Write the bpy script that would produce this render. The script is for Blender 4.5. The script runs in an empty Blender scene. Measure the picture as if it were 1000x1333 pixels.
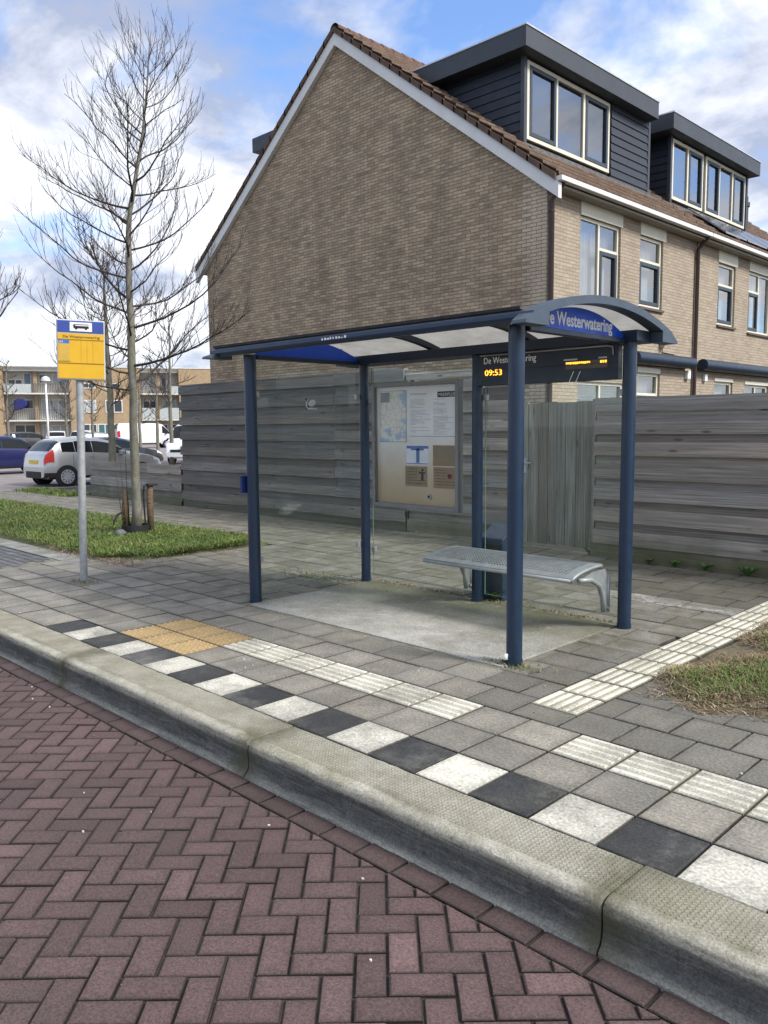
import bpy, math, random
from mathutils import Vector, Matrix
random.seed(7)
R_ = math.radians
sc = bpy.context.scene
col = sc.collection

# ------------------------------------------------------------------ mesh builder
ORG = {}
class MB:
    def __init__(s): s.v = []; s.f = []; s.c = []; s.m = []; s.col = (1, 1, 1); s.mi = 0
    def add(s, vs, fs):
        n = len(s.v)
        s.v += [tuple(p) for p in vs]; s.c += [s.col] * len(vs)
        s.f += [tuple(i + n for i in f) for f in fs]; s.m += [s.mi] * len(fs)
    def box(s, a, b):
        x0, y0, z0 = a; x1, y1, z1 = b
        s.add([(x0,y0,z0),(x1,y0,z0),(x1,y1,z0),(x0,y1,z0),(x0,y0,z1),(x1,y0,z1),(x1,y1,z1),(x0,y1,z1)],
              [(0,3,2,1),(4,5,6,7),(0,1,5,4),(1,2,6,5),(2,3,7,6),(3,0,4,7)])
    def prism(s, poly, f0, f1):                      # poly: list of params, f0/f1 map a param to the two end points
        n = len(poly)
        s.add([f0(p) for p in poly] + [f1(p) for p in poly],
              [tuple(range(n))[::-1], tuple(range(n, 2*n))] + [(i, (i+1) % n, n+(i+1) % n, n+i) for i in range(n)])
    def quad(s, *p): s.add(p, [tuple(range(len(p)))])
    def tube(s, pts, rad, n=8, caps=True):
        pts = [Vector(p) for p in pts]
        if not isinstance(rad, (list, tuple)): rad = [rad] * len(pts)
        vs = []; fs = []; ref = None
        for i, p in enumerate(pts):
            d = (pts[min(i+1, len(pts)-1)] - pts[max(i-1, 0)]).normalized()
            if ref is None: ref = Vector((0,0,1)) if abs(d.z) < .9 else Vector((1,0,0))
            u = d.cross(ref).normalized(); w = u.cross(d).normalized(); ref = w
            for k in range(n):
                a = 2*math.pi*k/n
                vs.append(p + (u*math.cos(a) + w*math.sin(a)) * rad[i])
        for i in range(len(pts)-1):
            for k in range(n):
                a, b = i*n+k, i*n+(k+1) % n
                fs.append((a, a+n, b+n, b))
        if caps:
            fs.append(tuple(range(n))); fs.append(tuple(range((len(pts)-1)*n, len(pts)*n))[::-1])
        s.add(vs, fs)
    def cyl(s, p, r, h, n=20, r2=None): s.tube([p, (p[0], p[1], p[2]+h)], [r, r if r2 is None else r2], n)
    def grid(s, rows):
        n = len(rows[0]); vs = [p for r in rows for p in r]
        s.add(vs, [(i*n+k, i*n+k+1, (i+1)*n+k+1, (i+1)*n+k) for i in range(len(rows)-1) for k in range(n-1)])
    def tile(s, poly, z, ch=.005, dep=.03, dirt=.16, rim=.80, n_chip=0):          # paving unit: chamfered top and skirt, poly in (x, y)
        if n_chip and len(poly) == 4 and random.random() < n_chip:      # a knocked-off corner
            i = random.randrange(4); a, b_, c = poly[i-1], poly[i], poly[(i+1) % 4]; e = random.uniform(.008, .022)
            la = math.hypot(a[0]-b_[0], a[1]-b_[1]); lc = math.hypot(c[0]-b_[0], c[1]-b_[1])
            poly = list(poly); poly[i:i+1] = [(b_[0]+(a[0]-b_[0])*e/la, b_[1]+(a[1]-b_[1])*e/la), (b_[0]+(c[0]-b_[0])*e/lc, b_[1]+(c[1]-b_[1])*e/lc)]
        cx = sum(p[0] for p in poly)/len(poly); cy = sum(p[1] for p in poly)/len(poly); n = len(poly)
        ins = []
        for (x, y) in poly:
            d = math.hypot(x-cx, y-cy) or 1
            k = max(0, 1 - ch*1.4/d); ins.append((cx+(x-cx)*k, cy+(y-cy)*k))
        ta = random.uniform(-.005, .005); tb = random.uniform(-.005, .005)
        zz = lambda x, y: z + (x-cx)*ta + (y-cy)*tb
        vs = [(x, y, zz(x, y)) for x, y in ins] + [(x, y, zz(x, y)-ch*.8) for x, y in poly] + [(x, y, z-dep) for x, y in poly]
        R3 = 3*n; ri = min(.045, .30*min(math.hypot(poly[0][0]-poly[1][0], poly[0][1]-poly[1][1]), math.hypot(poly[1][0]-poly[2][0], poly[1][1]-poly[2][1]))) if n > 3 else .01
        for (x, y) in ins:                               # worn middle, dirtier rim
            d = math.hypot(x-cx, y-cy) or 1; k = max(.3, 1-ri*1.3/d); X, Y = cx+(x-cx)*k, cy+(y-cy)*k; vs.append((X, Y, zz(X, Y)))
        fs = [tuple(range(R3, R3+n))] + [(i, (i+1) % n, R3+(i+1) % n, R3+i) for i in range(n)]
        for L in (0, n):
            fs += [(L+i, L+n+i, L+n+(i+1) % n, L+(i+1) % n) for i in range(n)]
        c0 = s.col; s.add(vs, fs)
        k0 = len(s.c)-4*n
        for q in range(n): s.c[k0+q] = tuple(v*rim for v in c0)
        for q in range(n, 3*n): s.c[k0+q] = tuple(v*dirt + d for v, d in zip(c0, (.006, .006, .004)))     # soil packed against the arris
    def build(s, name, mat, parent=None, smooth=False, bevel=0, seg=2, autos=None):
        me = bpy.data.meshes.new(name)
        off = ORG.get(parent.name, Vector()) if parent else Vector()
        me.from_pydata([(x-off[0], y-off[1], z-off[2]) for x, y, z in s.v], [], s.f)
        ca = me.color_attributes.new('Col', 'FLOAT_COLOR', 'POINT')
        flat = []
        for c in s.c: flat += [c[0], c[1], c[2], 1]
        ca.data.foreach_set('color', flat)
        for mm in (mat if isinstance(mat, (list, tuple)) else [mat]): me.materials.append(mm)
        if isinstance(mat, (list, tuple)): me.polygons.foreach_set('material_index', s.m)
        if smooth: me.polygons.foreach_set('use_smooth', [True]*len(me.polygons))
        me.update()
        if autos is not None:
            me.polygons.foreach_set('use_smooth', [True]*len(me.polygons)); me.set_sharp_from_angle(angle=R_(autos))
        o = bpy.data.objects.new(name, me); col.objects.link(o)
        if parent: o.parent = parent; ORG[o.name] = off
        if bevel:
            b = o.modifiers.new('bevel', 'BEVEL'); b.width = bevel; b.segments = seg; b.limit_method = 'ANGLE'; b.angle_limit = R_(40)
        return o

def tag(o, label=None, cat=None, group=None, kind=None):
    if label: o['label'] = label
    if cat: o['category'] = cat
    if group: o['group'] = group
    if kind: o['kind'] = kind
    return o
def thing(name, label, cat, loc=(0,0,0), rz=0, group=None, local=False):
    o = bpy.data.objects.new(name, None); col.objects.link(o)
    o.location = loc; o.rotation_euler = (0, 0, rz); o.empty_display_size = .2
    ORG[o.name] = Vector() if local else Vector(loc)
    return tag(o, label, cat, group)
def copy_tree(o, parent=None):
    c = o.copy(); col.objects.link(c)
    if parent: c.parent = parent
    for ch in list(o.children): copy_tree(ch, c)
    return c
def part(name, fn, mat, parent, **k):
    m = MB(); fn(m); return m.build(name, mat, parent, **k)
def boxp(name, a, b, mat, parent, **k):
    m = MB(); m.box(a, b); return m.build(name, mat, parent, **k)

def text(name, body, mat, parent, org, xa, za, height, width=None, depth=.002, bold=0.0, align='LEFT'):
    cu = bpy.data.curves.new('t', 'FONT'); cu.body = body; cu.size = 1; cu.extrude = .01; cu.offset = bold; cu.resolution_u = 3
    t = bpy.data.objects.new('t', cu); col.objects.link(t)
    bpy.context.view_layer.update()
    me = bpy.data.meshes.new_from_object(t.evaluated_get(bpy.context.evaluated_depsgraph_get()))
    bpy.data.objects.remove(t)
    xs = [v.co.x for v in me.vertices]; ys = [v.co.y for v in me.vertices]
    x0, x1 = min(xs), max(xs)
    sy = height/.73; sx = sy if width is None else width/(x1-x0)
    xa = Vector(xa).normalized(); za = Vector(za).normalized(); na = xa.cross(za).normalized(); org = Vector(org)
    off = ORG.get(parent.name, Vector()) if parent else Vector()
    for v in me.vertices:
        v.co = org + xa*((v.co.x-x0)*sx) + za*(v.co.y*sy) + na*(depth*(.5 + v.co.z/.02)) - off
    me.materials.clear(); me.materials.append(mat)
    o = bpy.data.objects.new(name, me); col.objects.link(o)
    if parent: o.parent = parent; ORG[o.name] = off
    return o

# ------------------------------------------------------------------ materials
class NT:
    def __init__(s, name):
        s.mat = bpy.data.materials.new(name); s.mat.use_nodes = True
        s.t = s.mat.node_tree; s.t.nodes.clear()
        s.out = s.n('OutputMaterial'); s.b = s.n('BsdfPrincipled'); s.l(s.b.outputs[0], s.out.inputs[0])
        s.pos = None
    def n(s, typ, **k):
        nd = s.t.nodes.new('ShaderNode'+typ)
        for a, b in k.items():
            if hasattr(nd, a): setattr(nd, a, b)
        return nd
    def l(s, a, b): s.t.links.new(a, b)
    def setin(s, nd, i, v):
        if isinstance(v, bpy.types.NodeSocket): s.l(v, nd.inputs[i])
        else: nd.inputs[i].default_value = v
    def obj(s):
        if not s.pos: s.pos = s.n('TexCoord').outputs['Object']
        return s.pos
    def math(s, op, a, b=0.0, clamp=False):
        m = s.n('Math', operation=op, use_clamp=clamp); s.setin(m, 0, a); s.setin(m, 1, b); return m.outputs[0]
    def scale(s, v, sx, sy, sz):
        m = s.n('Mapping'); m.inputs['Scale'].default_value = (sx, sy, sz); s.l(v, m.inputs[0]); return m.outputs[0]
    def noise(s, scale=5, detail=4, rough=.55, vec=None, dist=0):
        m = s.n('TexNoise'); s.l(vec or s.obj(), m.inputs['Vector'])
        m.inputs['Scale'].default_value = scale; m.inputs['Detail'].default_value = detail
        m.inputs['Roughness'].default_value = rough; m.inputs['Distortion'].default_value = dist
        return m.outputs['Fac']
    def ramp(s, f, stops, interp='LINEAR'):
        m = s.n('ValToRGB'); m.color_ramp.interpolation = interp
        e = m.color_ramp.elements
        while len(e) < len(stops): e.new(.5)
        for i, (p, c) in enumerate(stops):
            e[i].position = p; e[i].color = (c, c, c, 1) if isinstance(c, (int, float)) else (*c, 1)
        s.l(f, m.inputs[0]); return m.outputs[0]
    def mix(s, fac, a, b, mode='MIX'):
        m = s.n('Mix', data_type='RGBA', blend_type=mode)
        s.setin(m, 0, fac)
        for i, v in ((6, a), (7, b)):
            if isinstance(v, bpy.types.NodeSocket): s.l(v, m.inputs[i])
            else: m.inputs[i].default_value = (*v, 1) if len(v) == 3 else v
        return m.outputs[2]
    def attr(s): a = s.n('Attribute', attribute_name='Col'); return a.outputs['Color']
    def xyz(s, v=None): m = s.n('SeparateXYZ'); s.l(v or s.obj(), m.inputs[0]); return m.outputs
    def bump(s, h, strength=.3, dist=.01, chain=None):
        m = s.n('Bump'); m.inputs['Strength'].default_value = strength; m.inputs['Distance'].default_value = dist
        s.l(h, m.inputs['Height'])
        if chain: s.l(chain, m.inputs['Normal'])
        return m.outputs[0]
    def fin(s, color=None, rough=.7, metal=0, normal=None, spec=.5):
        if color is not None:
            if isinstance(color, bpy.types.NodeSocket): s.l(color, s.b.inputs['Base Color'])
            else: s.b.inputs['Base Color'].default_value = (*color, 1)
        s.setin(s.b, 'Roughness', rough); s.b.inputs['Metallic'].default_value = metal
        s.b.inputs['Specular IOR Level'].default_value = spec
        if normal: s.l(normal, s.b.inputs['Normal'])
        return s.mat

def plain(name, c, rough=.6, metal=0, var=.12, scale=6, bump=0, spec=.5):
    t = NT(name); f = t.noise(scale, 5)
    lo = tuple(x*(1-var) for x in c); hi = tuple(min(1, x*(1+var)) for x in c)
    cc = t.ramp(f, [(.3, lo), (.7, hi)])
    rr = t.ramp(t.noise(scale*2.3, 3), [(.3, max(0, rough-.08)), (.7, min(1, rough+.1))])
    nb = t.bump(t.noise(scale*12, 3), bump, .004) if bump else None
    return t.fin(cc, rr, metal, nb, spec)

def emis(name, c, st):
    t = NT(name); t.fin((.02, .02, .02), .5)
    t.b.inputs['Emission Color'].default_value = (*c, 1); t.b.inputs['Emission Strength'].default_value = st
    return t.mat

def glassm(name, tint, refl=1.45, extra=.0, dirt=None, pane=False):
    t = NT(name)
    tr = t.n('BsdfTransparent'); tr.inputs[0].default_value = (*tint, 1)
    gl = t.n('BsdfGlossy'); gl.inputs['Roughness'].default_value = .015; gl.inputs[0].default_value = (1, 1, 1, 1)
    fr = t.n('Fresnel'); bf = t.n('NewGeometry').outputs['Backfacing']
    t.l(t.math('POWER', refl, t.math('SUBTRACT', 1.0, t.math('MULTIPLY', bf, 2.0))), fr.inputs[0])   # same mirror from either side of a thin pane
    mx = t.n('MixShader'); fac = t.math('ADD', fr.outputs[0], extra, True)
    if not pane: fac = t.math('MULTIPLY', fac, t.math('SUBTRACT', 1.0, bf))                            # solid sheets mirror on their outer face only
    t.l(fac, mx.inputs[0]); t.l(tr.outputs[0], mx.inputs[1]); t.l(gl.outputs[0], mx.inputs[2])
    last = mx.outputs[0]
    if dirt:
        df = t.n('BsdfDiffuse'); df.inputs[0].default_value = (*dirt[0], 1)
        m2 = t.n('MixShader')
        t.l(t.ramp(t.noise(dirt[2] if len(dirt) > 2 else 2.5, 6, .65), [(.35, 0.0), (.8, dirt[1])]), m2.inputs[0]); t.l(last, m2.inputs[1]); t.l(df.outputs[0], m2.inputs[2]); last = m2.outputs[0]
    t.l(last, t.out.inputs[0]); t.t.nodes.remove(t.b)
    return t.mat

def brickm(name, c1, c2, mortar, cdark, wid=.205, row=.062, streak=1.0, quoin=None):
    t = NT(name); x, y, z = t.xyz()
    cb = t.n('CombineXYZ'); t.l(t.math('ADD', x, y), cb.inputs[0]); t.l(z, cb.inputs[1])
    br = t.n('TexBrick'); t.l(cb.outputs[0], br.inputs['Vector'])
    br.inputs['Scale'].default_value = 1; br.inputs['Brick Width'].default_value = wid; br.inputs['Row Height'].default_value = row
    br.inputs['Mortar Size'].default_value = .006; br.inputs['Mortar Smooth'].default_value = .3; br.inputs['Bias'].default_value = 0
    br.inputs['Color1'].default_value = (*c1, 1); br.inputs['Color2'].default_value = (*c2, 1); br.inputs['Mortar'].default_value = (*mortar, 1)
    br.offset = .5
    # dark headers scattered brick by brick: white noise on the cell index
    ry = t.math('FLOOR', t.math('DIVIDE', z, row)); off = t.math('MULTIPLY', t.math('MODULO', t.math('ABSOLUTE', ry), 2.0), .5)
    rx = t.math('FLOOR', t.math('ADD', t.math('DIVIDE', t.math('ADD', x, y), wid), off))
    c3 = t.n('CombineXYZ'); t.l(rx, c3.inputs[0]); t.l(ry, c3.inputs[1])
    wn = t.n('TexWhiteNoise', noise_dimensions='2D'); t.l(c3.outputs[0], wn.inputs[0])
    big = t.noise(.55, 4, .6)
    dk = t.ramp(t.math('ADD', wn.outputs[0], t.math('MULTIPLY', t.math('SUBTRACT', big, .5), 1.3*streak)), [(.7, 0.0), (1.05, .55)])
    c = t.mix(dk, br.outputs['Color'], cdark)
    c = t.mix(br.outputs['Fac'], c, mortar)
    if quoin:
        qx = t.math('GREATER_THAN', x, t.math('ADD', -.50, t.math('MULTIPLY', off, .36)))
        c = t.mix(t.math('MULTIPLY', qx, t.math('SUBTRACT', 1.0, br.outputs['Fac'])), c, quoin)
    c = t.mix(t.ramp(t.noise(1, 7, .68, t.scale(t.obj(), 1.5, 1.5, .55)), [(.44, 0.0), (.68, .5*streak)]), c, tuple(v*.55 for v in cdark))
    c = t.mix(.35, c, t.ramp(t.noise(38, 4, .7), [(.3, .25), (.7, .75)]), 'OVERLAY')
    h = t.math('SUBTRACT', t.math('MULTIPLY', t.noise(60, 3), .35), br.outputs['Fac'])
    return t.fin(c, .9, 0, t.bump(h, .7, .012), .25)

def woodm(name, lo, hi, green=.3, upright=False):
    t = NT(name); v = t.obj()
    at = t.attr()
    v2 = t.n('VectorMath', operation='ADD'); sc3 = t.n('VectorMath', operation='MULTIPLY'); t.l(at, sc3.inputs[0]); sc3.inputs[1].default_value = (37, 5, 61); t.l(v, v2.inputs[0]); t.l(sc3.outputs[0], v2.inputs[1]); vv = v2.outputs[0]
    g = t.noise(1, 9, .7, t.scale(vv, *((62, 9, 1.3) if upright else (1.3, 9, 62))), .25)
    g2 = t.noise(1, 5, .6, t.scale(vv, *((9, 5, .7) if upright else (.7, 5, 9))))
    vor = t.n('TexVoronoi'); t.l(t.scale(vv, *((8, .2, 2.0) if upright else (2.0, .2, 8))), vor.inputs['Vector']); vor.inputs['Scale'].default_value = 1
    c = t.ramp(g, [(.32, lo), (.5, tuple((a+b)/2 for a, b in zip(lo, hi))), (.68, hi)])
    c = t.mix(1, c, at, 'MULTIPLY')
    c = t.mix(t.ramp(vor.outputs['Distance'], [(.05, .85), (.15, 0.0)]), c, tuple(x*.3 for x in lo))
    c = t.mix(t.ramp(t.noise(1, 6, .75, t.scale(vv, *((80, 9, .8) if upright else (.8, 9, 80)))), [(.58, 0.0), (.66, .65)]), c, tuple(x*.35 for x in lo))
    c = t.mix(t.ramp(t.noise(1, 5, .7, t.scale(vv, *((45, 9, .5) if upright else (.5, 9, 45)))), [(.56, 0.0), (.7, .4)]), c, tuple(min(1, x*1.35) for x in hi))
    c = t.mix(t.ramp(g2, [(.38, .5), (.62, 0.0)]), c, lo)
    z = t.xyz()[2]
    gr = t.math('MULTIPLY', t.ramp(t.math('ADD', z, t.math('MULTIPLY', t.noise(2.5, 4), .5)), [(.3, 1.0), (.62, 0.0)]), green)
    c = t.mix(gr, c, (.075, .085, .03))
    return t.fin(c, .85, 0, t.bump(g, .5, .006), .25)

def pavem(name, grime=(.09, .09, .07), amt=.5, bumpy=.25, moss=0.0, fine=90):
    t = NT(name); at = t.attr()
    n1 = t.noise(2.1, 8, .68); n2 = t.noise(fine, 5, .7); n3 = t.noise(.9, 4, .6)
    c = t.mix(t.ramp(n1, [(.42, 0.0), (.75, amt)]), at, grime)
    c = t.mix(.7, c, t.ramp(n2, [(.3, .12), (.7, .88)]), 'OVERLAY')
    c = t.mix(t.ramp(n3, [(.5, 0.0), (.8, amt*.7)]), c, tuple(g*.75 for g in grime))
    if moss: c = t.mix(t.ramp(t.noise(2.2, 6, .7), [(.5, 0.0), (.72, moss)]), c, (.085, .08, .038))
    c = t.mix(t.ramp(t.noise(260, 2, .5), [(.68, 0.0), (.78, .35)]), c, (.42, .41, .38))
    return t.fin(c, t.ramp(n1, [(.3, .62), (.7, .85)]), 0, t.bump(n2, bumpy, .003), .35)
# ------------------------------------------------------------------ the ground
def hz(x, y):                                            # cheap value noise for scattering
    return .5 + .25*math.sin(x*2.1+y*1.3) + .25*math.sin(x*.9-y*2.7+1.7)

def pave2():
    t = NT('paving'); at = t.attr(); x, y, z = t.xyz()
    n1 = t.noise(3.4, 6, .64); n2 = t.noise(70, 6, .75); n3 = t.noise(.8, 4, .6)
    c = t.mix(t.ramp(n1, [(.42, 0.0), (.68, .62)]), at, (.07, .068, .054), 'MIX')
    c = t.mix(t.ramp(t.noise(1.7, 7, .7), [(.52, 0.0), (.72, .35)]), c, (.33, .32, .285))
    c = t.mix(.75, c, t.ramp(n2, [(.3, .12), (.7, .88)]), 'OVERLAY')
    # moss grows towards the shelter and behind it
    yy = t.math('ADD', t.math('SUBTRACT', y, 3.7), t.math('MULTIPLY', t.math('SUBTRACT', t.noise(1.3, 5, .6), .5), 3.0))
    ms = t.math('MULTIPLY', t.ramp(yy, [(.1, 0.0), (.9, 1.0)]), t.ramp(t.noise(4.5, 6, .7), [(.4, 0.0), (.65, .7)]))
    c = t.mix(ms, c, (.088, .082, .045))
    # pale efflorescence where water runs off beside the shelter
    ny = t.math('MULTIPLY', t.math('SUBTRACT', t.noise(1.7, 5, .6), .5), .9)
    d = t.math('ABSOLUTE', t.math('ADD', t.math('SUBTRACT', y, 6.62), ny))
    band = t.math('MULTIPLY', t.ramp(d, [(.0, 1.0), (.16, 0.0)]), t.ramp(t.noise(14, 6, .75), [(.42, .0), (.6, .85)]))
    dx = t.ramp(t.math('ABSOLUTE', t.math('ADD', x, 3.0)), [(.6, 1.0), (.95, 0.0)])
    c = t.mix(t.math('MULTIPLY', band, dx), c, (.42, .41, .39))
    sc_ = t.math('MULTIPLY', t.ramp(t.noise(2.6, 7, .7), [(.52, 0.0), (.7, .4)]), t.ramp(y, [(0, 0), (1, 1)]) if False else t.ramp(t.noise(19, 4, .7), [(.4, .2), (.65, 1.0)]))
    c = t.mix(sc_, c, (.21, .205, .185))
    c = t.mix(t.ramp(t.noise(240, 2, .5), [(.66, 0.0), (.76, .4)]), c, (.4, .39, .36))
    return t.fin(c, t.ramp(n1, [(.3, .6), (.7, .85)]), 0, t.bump(n2, .35, .003), .35)
M_PAVE = pave2()
M_BRICK_ROAD = pavem('road brick', (.075, .055, .05), .7, .5, fine=120)
M_SOIL = plain('joint sand', (.03, .028, .021), .95, 0, .4, 9, 1)
M_TACT = pavem('tactile white', (.13, .12, .085), .8, .2)
M_OCHRE = pavem('tactile ochre', (.15, .12, .07), .6, .2)

def flat(name, x0, y0, x1, y1, z, m):
    b = MB(); b.quad((x0,y0,z),(x1,y0,z),(x1,y1,z),(x0,y1,z)); return tag(b.build(name, m), kind='structure')
flat('ground', -420, -420, 420, 420, -.26, plain('far ground', (.11, .11, .095), .95, 0, .25, .05))
flat('road_bed', -90, -9, 40, 2.3, -.191, plain('road sand', (.05, .04, .034), .95, 0, .5, 14, 1))
M_PARK = plain('parking bricks', (.25, .215, .20), .9, 0, .2, 1.2, 1)
flat('parking_street', -100, 2.6, -21.25, 130, -.2, M_PARK)
b = MB(); b.box((-21.25, 2.45, -.25), (40, 60, -.02)); tag(b.build('footpath_bed', M_SOIL), kind='structure')

# --- red herringbone road
def clip(poly, lim, sgn=1):                               # keep the half plane y <= lim
    out = []
    for i, p in enumerate(poly):
        q = poly[(i+1) % len(poly)]
        a, b_ = p[1] <= lim, q[1] <= lim
        if a: out.append(p)
        if a != b_:
            k = (lim-p[1])/(q[1]-p[1]); out.append((p[0]+(q[0]-p[0])*k, lim))
    return out
m = MB(); W = .105; g = .004; c45 = math.sqrt(.5); YL = 2.13
for i in range(-140, 90):
    for j in range(-110, 90):
        k = (i-j) % 4
        if k == 0: q = (i*W+g, j*W+g, (i+2)*W-g, (j+1)*W-g)
        elif k == 3: q = (i*W+g, j*W+g, (i+1)*W-g, (j+2)*W-g)
        else: continue
        cx, cy = (q[0]+q[2])/2, (q[1]+q[3])/2
        X = (cx-cy)*c45-3.4; Y = (cx+cy)*c45
        if not (-11 < X < 1.6 and -2.6 < Y < 2.3): continue
        P = [((a-b2)*c45-3.4, (a+b2)*c45) for a, b2 in ((q[0],q[1]),(q[2],q[1]),(q[2],q[3]),(q[0],q[3]))]
        P = clip(P, YL-.006)
        if len(P) < 3: continue
        A = abs(sum(P[n][0]*P[(n+1) % len(P)][1]-P[(n+1) % len(P)][0]*P[n][1] for n in range(len(P))))/2
        if A < .0008: continue
        v = random.gauss(1, .12)*(1.28 if random.random() < .06 else 1); w = random.random()
        m.col = (.100*v+.016*w, .063*v+.01*w, .060*v+.01*w)
        m.tile(P, -.18+random.uniform(-.003, .0025), .006, n_chip=.14)
x = -11
while x < 1.8:                                            # the course laid along the kerb
    v = random.gauss(.85, .1); m.col = (.092*v, .06*v, .056*v)
    m.tile([(x+g, YL+.002), (x+.21-g, YL+.002), (x+.21-g, YL+.115), (x+g, YL+.115)], -.18+random.uniform(-.002, .002), .006); x += .212
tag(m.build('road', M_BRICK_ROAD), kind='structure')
m = MB(); m.col = (.1, .065, .062)
m.quad((-90,-9,-.185),(-11.05,-9,-.185),(-11.05,2.25,-.185),(-90,2.25,-.185))
m.quad((1.7,-9,-.185),(40,-9,-.185),(40,2.25,-.185),(1.7,2.25,-.185)); m.quad((-11.04,-9,-.185),(1.69,-9,-.185),(1.69,-2.62,-.185),(-11.04,-2.62,-.185))
tag(m.build('road_surface', M_BRICK_ROAD), kind='structure')

# --- bus stop kerb: ribbed top, hollowed face, pale foot
def kerbm():
    t = NT('kerb concrete'); x, y, z = t.xyz()
    n = t.noise(5, 7, .68); nf = t.noise(110, 5, .75); st = t.noise(1, 7, .7, t.scale(t.obj(), 1.6, 5, 26), .5)
    top = t.mix(t.ramp(n, [(.35, 0.0), (.68, .8)]), (.47, .445, .37), (.24, .225, .165))
    top = t.mix(t.ramp(t.noise(1.5, 5, .7), [(.5, 0.0), (.72, .6)]), top, (.2, .185, .1))
    zj = t.math('ADD', z, t.math('MULTIPLY', t.math('SUBTRACT', st, .5), .035))
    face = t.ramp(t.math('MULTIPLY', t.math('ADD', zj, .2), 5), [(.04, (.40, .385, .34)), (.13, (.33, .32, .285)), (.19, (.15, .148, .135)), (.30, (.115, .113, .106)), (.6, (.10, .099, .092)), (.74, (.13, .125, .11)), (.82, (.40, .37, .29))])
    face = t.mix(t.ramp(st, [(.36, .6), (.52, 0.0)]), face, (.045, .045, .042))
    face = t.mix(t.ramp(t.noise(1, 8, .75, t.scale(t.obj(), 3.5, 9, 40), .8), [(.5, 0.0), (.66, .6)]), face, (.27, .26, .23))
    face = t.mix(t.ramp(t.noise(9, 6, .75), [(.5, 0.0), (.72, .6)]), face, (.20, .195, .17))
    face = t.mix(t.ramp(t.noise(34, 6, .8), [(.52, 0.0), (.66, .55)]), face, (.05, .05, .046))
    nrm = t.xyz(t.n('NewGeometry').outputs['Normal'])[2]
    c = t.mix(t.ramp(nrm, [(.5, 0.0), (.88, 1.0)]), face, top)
    c = t.mix(.6, c, t.ramp(nf, [(.3, .15), (.7, .85)]), 'OVERLAY')
    # moss creeping from the joints and along the worn arris
    for jx in (-5.32, -3.21, -1.262):
        dj = t.math('ABSOLUTE', t.math('ADD', t.math('SUBTRACT', x, jx), t.math('MULTIPLY', t.math('SUBTRACT', t.noise(6, 5, .7), .5), .35)))
        c = t.mix(t.ramp(dj, [(.0, .75), (.17, 0.0)]), c, (.085, .08, .045))
    dy_ = t.math('ABSOLUTE', t.math('ADD', t.math('SUBTRACT', y, 2.335), t.math('MULTIPLY', t.math('SUBTRACT', st, .5), .12)))
    c = t.mix(t.math('MULTIPLY', t.ramp(dy_, [(.0, .6), (.04, 0.0)]), t.ramp(t.noise(2.6, 5, .7), [(.45, 0.0), (.6, 1.0)])), c, (.10, .095, .05))
    # studs on the walking surface
    sx = t.math('SINE', t.math('MULTIPLY', t.math('ADD', x, y), 165.0)); sy = t.math('SINE', t.math('MULTIPLY', t.math('SUBTRACT', x, y), 165.0))
    s = t.math('MULTIPLY', t.math('ADD', t.math('MULTIPLY', sx, sy), 0.0), 1.0)
    on = t.math('MULTIPLY', t.ramp(y, [(0, 0), (1, 1)]) if False else t.math('GREATER_THAN', y, 2.335), t.ramp(nrm, [(.9, 0.0), (.99, 1.0)]))
    h = t.math('MULTIPLY', t.ramp(s, [(.05, 0.0), (.5, 1.0)]), on)
    wear = t.ramp(t.noise(1.3, 3), [(.4, .35), (.6, 1.0)])
    h = t.math('MULTIPLY', h, wear)
    c = t.mix(t.math('MULTIPLY', t.math('SUBTRACT', 1.0, h), t.math('MULTIPLY', on, .42)), c, (.17, .16, .11))
    nb = t.bump(h, .8, .006, t.bump(nf, .8, .004, t.bump(t.noise(22, 5, .7), .6, .012)))
    return t.fin(c, .95, 0, nb, .12)
prof = [(2.562, -.25), (2.562, -.002), (2.325, 0.0), (2.304, -.0015), (2.288, -.006), (2.277, -.015), (2.2715, -.028), (2.270, -.05), (2.272, -.08), (2.273, -.11), (2.270, -.135), (2.262, -.153), (2.25, -.166), (2.243, -.176), (2.243, -.25)]
m = MB(); joints = [-13.4, -11.38, -9.36, -7.34, -5.32, -3.21, -1.262, .76, 2.78, 4.8]
for a, c in zip(joints, joints[1:]):
    e = .0095; dz = random.uniform(-.004, .004)
    xs = [a+e*.4, a+e, a+e+.012] + [a+e+.012+(c-a-2*e-.024)*k/48 for k in range(1, 48)] + [c-e-.012, c-e, c-e*.4]
    rows = []
    for i, xx in enumerate(xs):
        s = .0015 if i in (0, len(xs)-1) else 0
        ch = max(0, random.gauss(0, 1)-.9)*.004
        rows.append([(xx, yy + (s if yy < 2.4 else -s*.2) + random.gauss(0, .0009) + (ch if -.03 < zz < -.001 else 0), zz + dz - (s if zz > -.1 else 0) + random.gauss(0, .0006) - (ch*.6 if -.03 < zz < -.002 else 0)) for yy, zz in prof])
    m.grid(rows)
    m.add(rows[0], [tuple(range(len(prof)))]); m.add(rows[-1], [tuple(range(len(prof)))[::-1]])
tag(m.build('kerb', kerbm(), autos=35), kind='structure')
part('kerb_joint', lambda q: [q.box((a-.012, 2.30, -.24), (a+.012, 2.55, -.05)) for a in joints[1:-1]], plain('joint dirt', (.02, .02, .017), 1), None)['kind'] = 'structure'
b = MB(); b.box((-90, 2.24, -.25), (-13.42, 2.56, -.0)); b.box((4.82, 2.24, -.25), (40, 2.56, 0)); tag(b.build('kerb_far', M_PAVE), kind='structure')
for v in ('kerb_far',): bpy.data.objects[v].data.color_attributes['Col'].data.foreach_set('color', [.3,.28,.22,1]*16)

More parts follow.
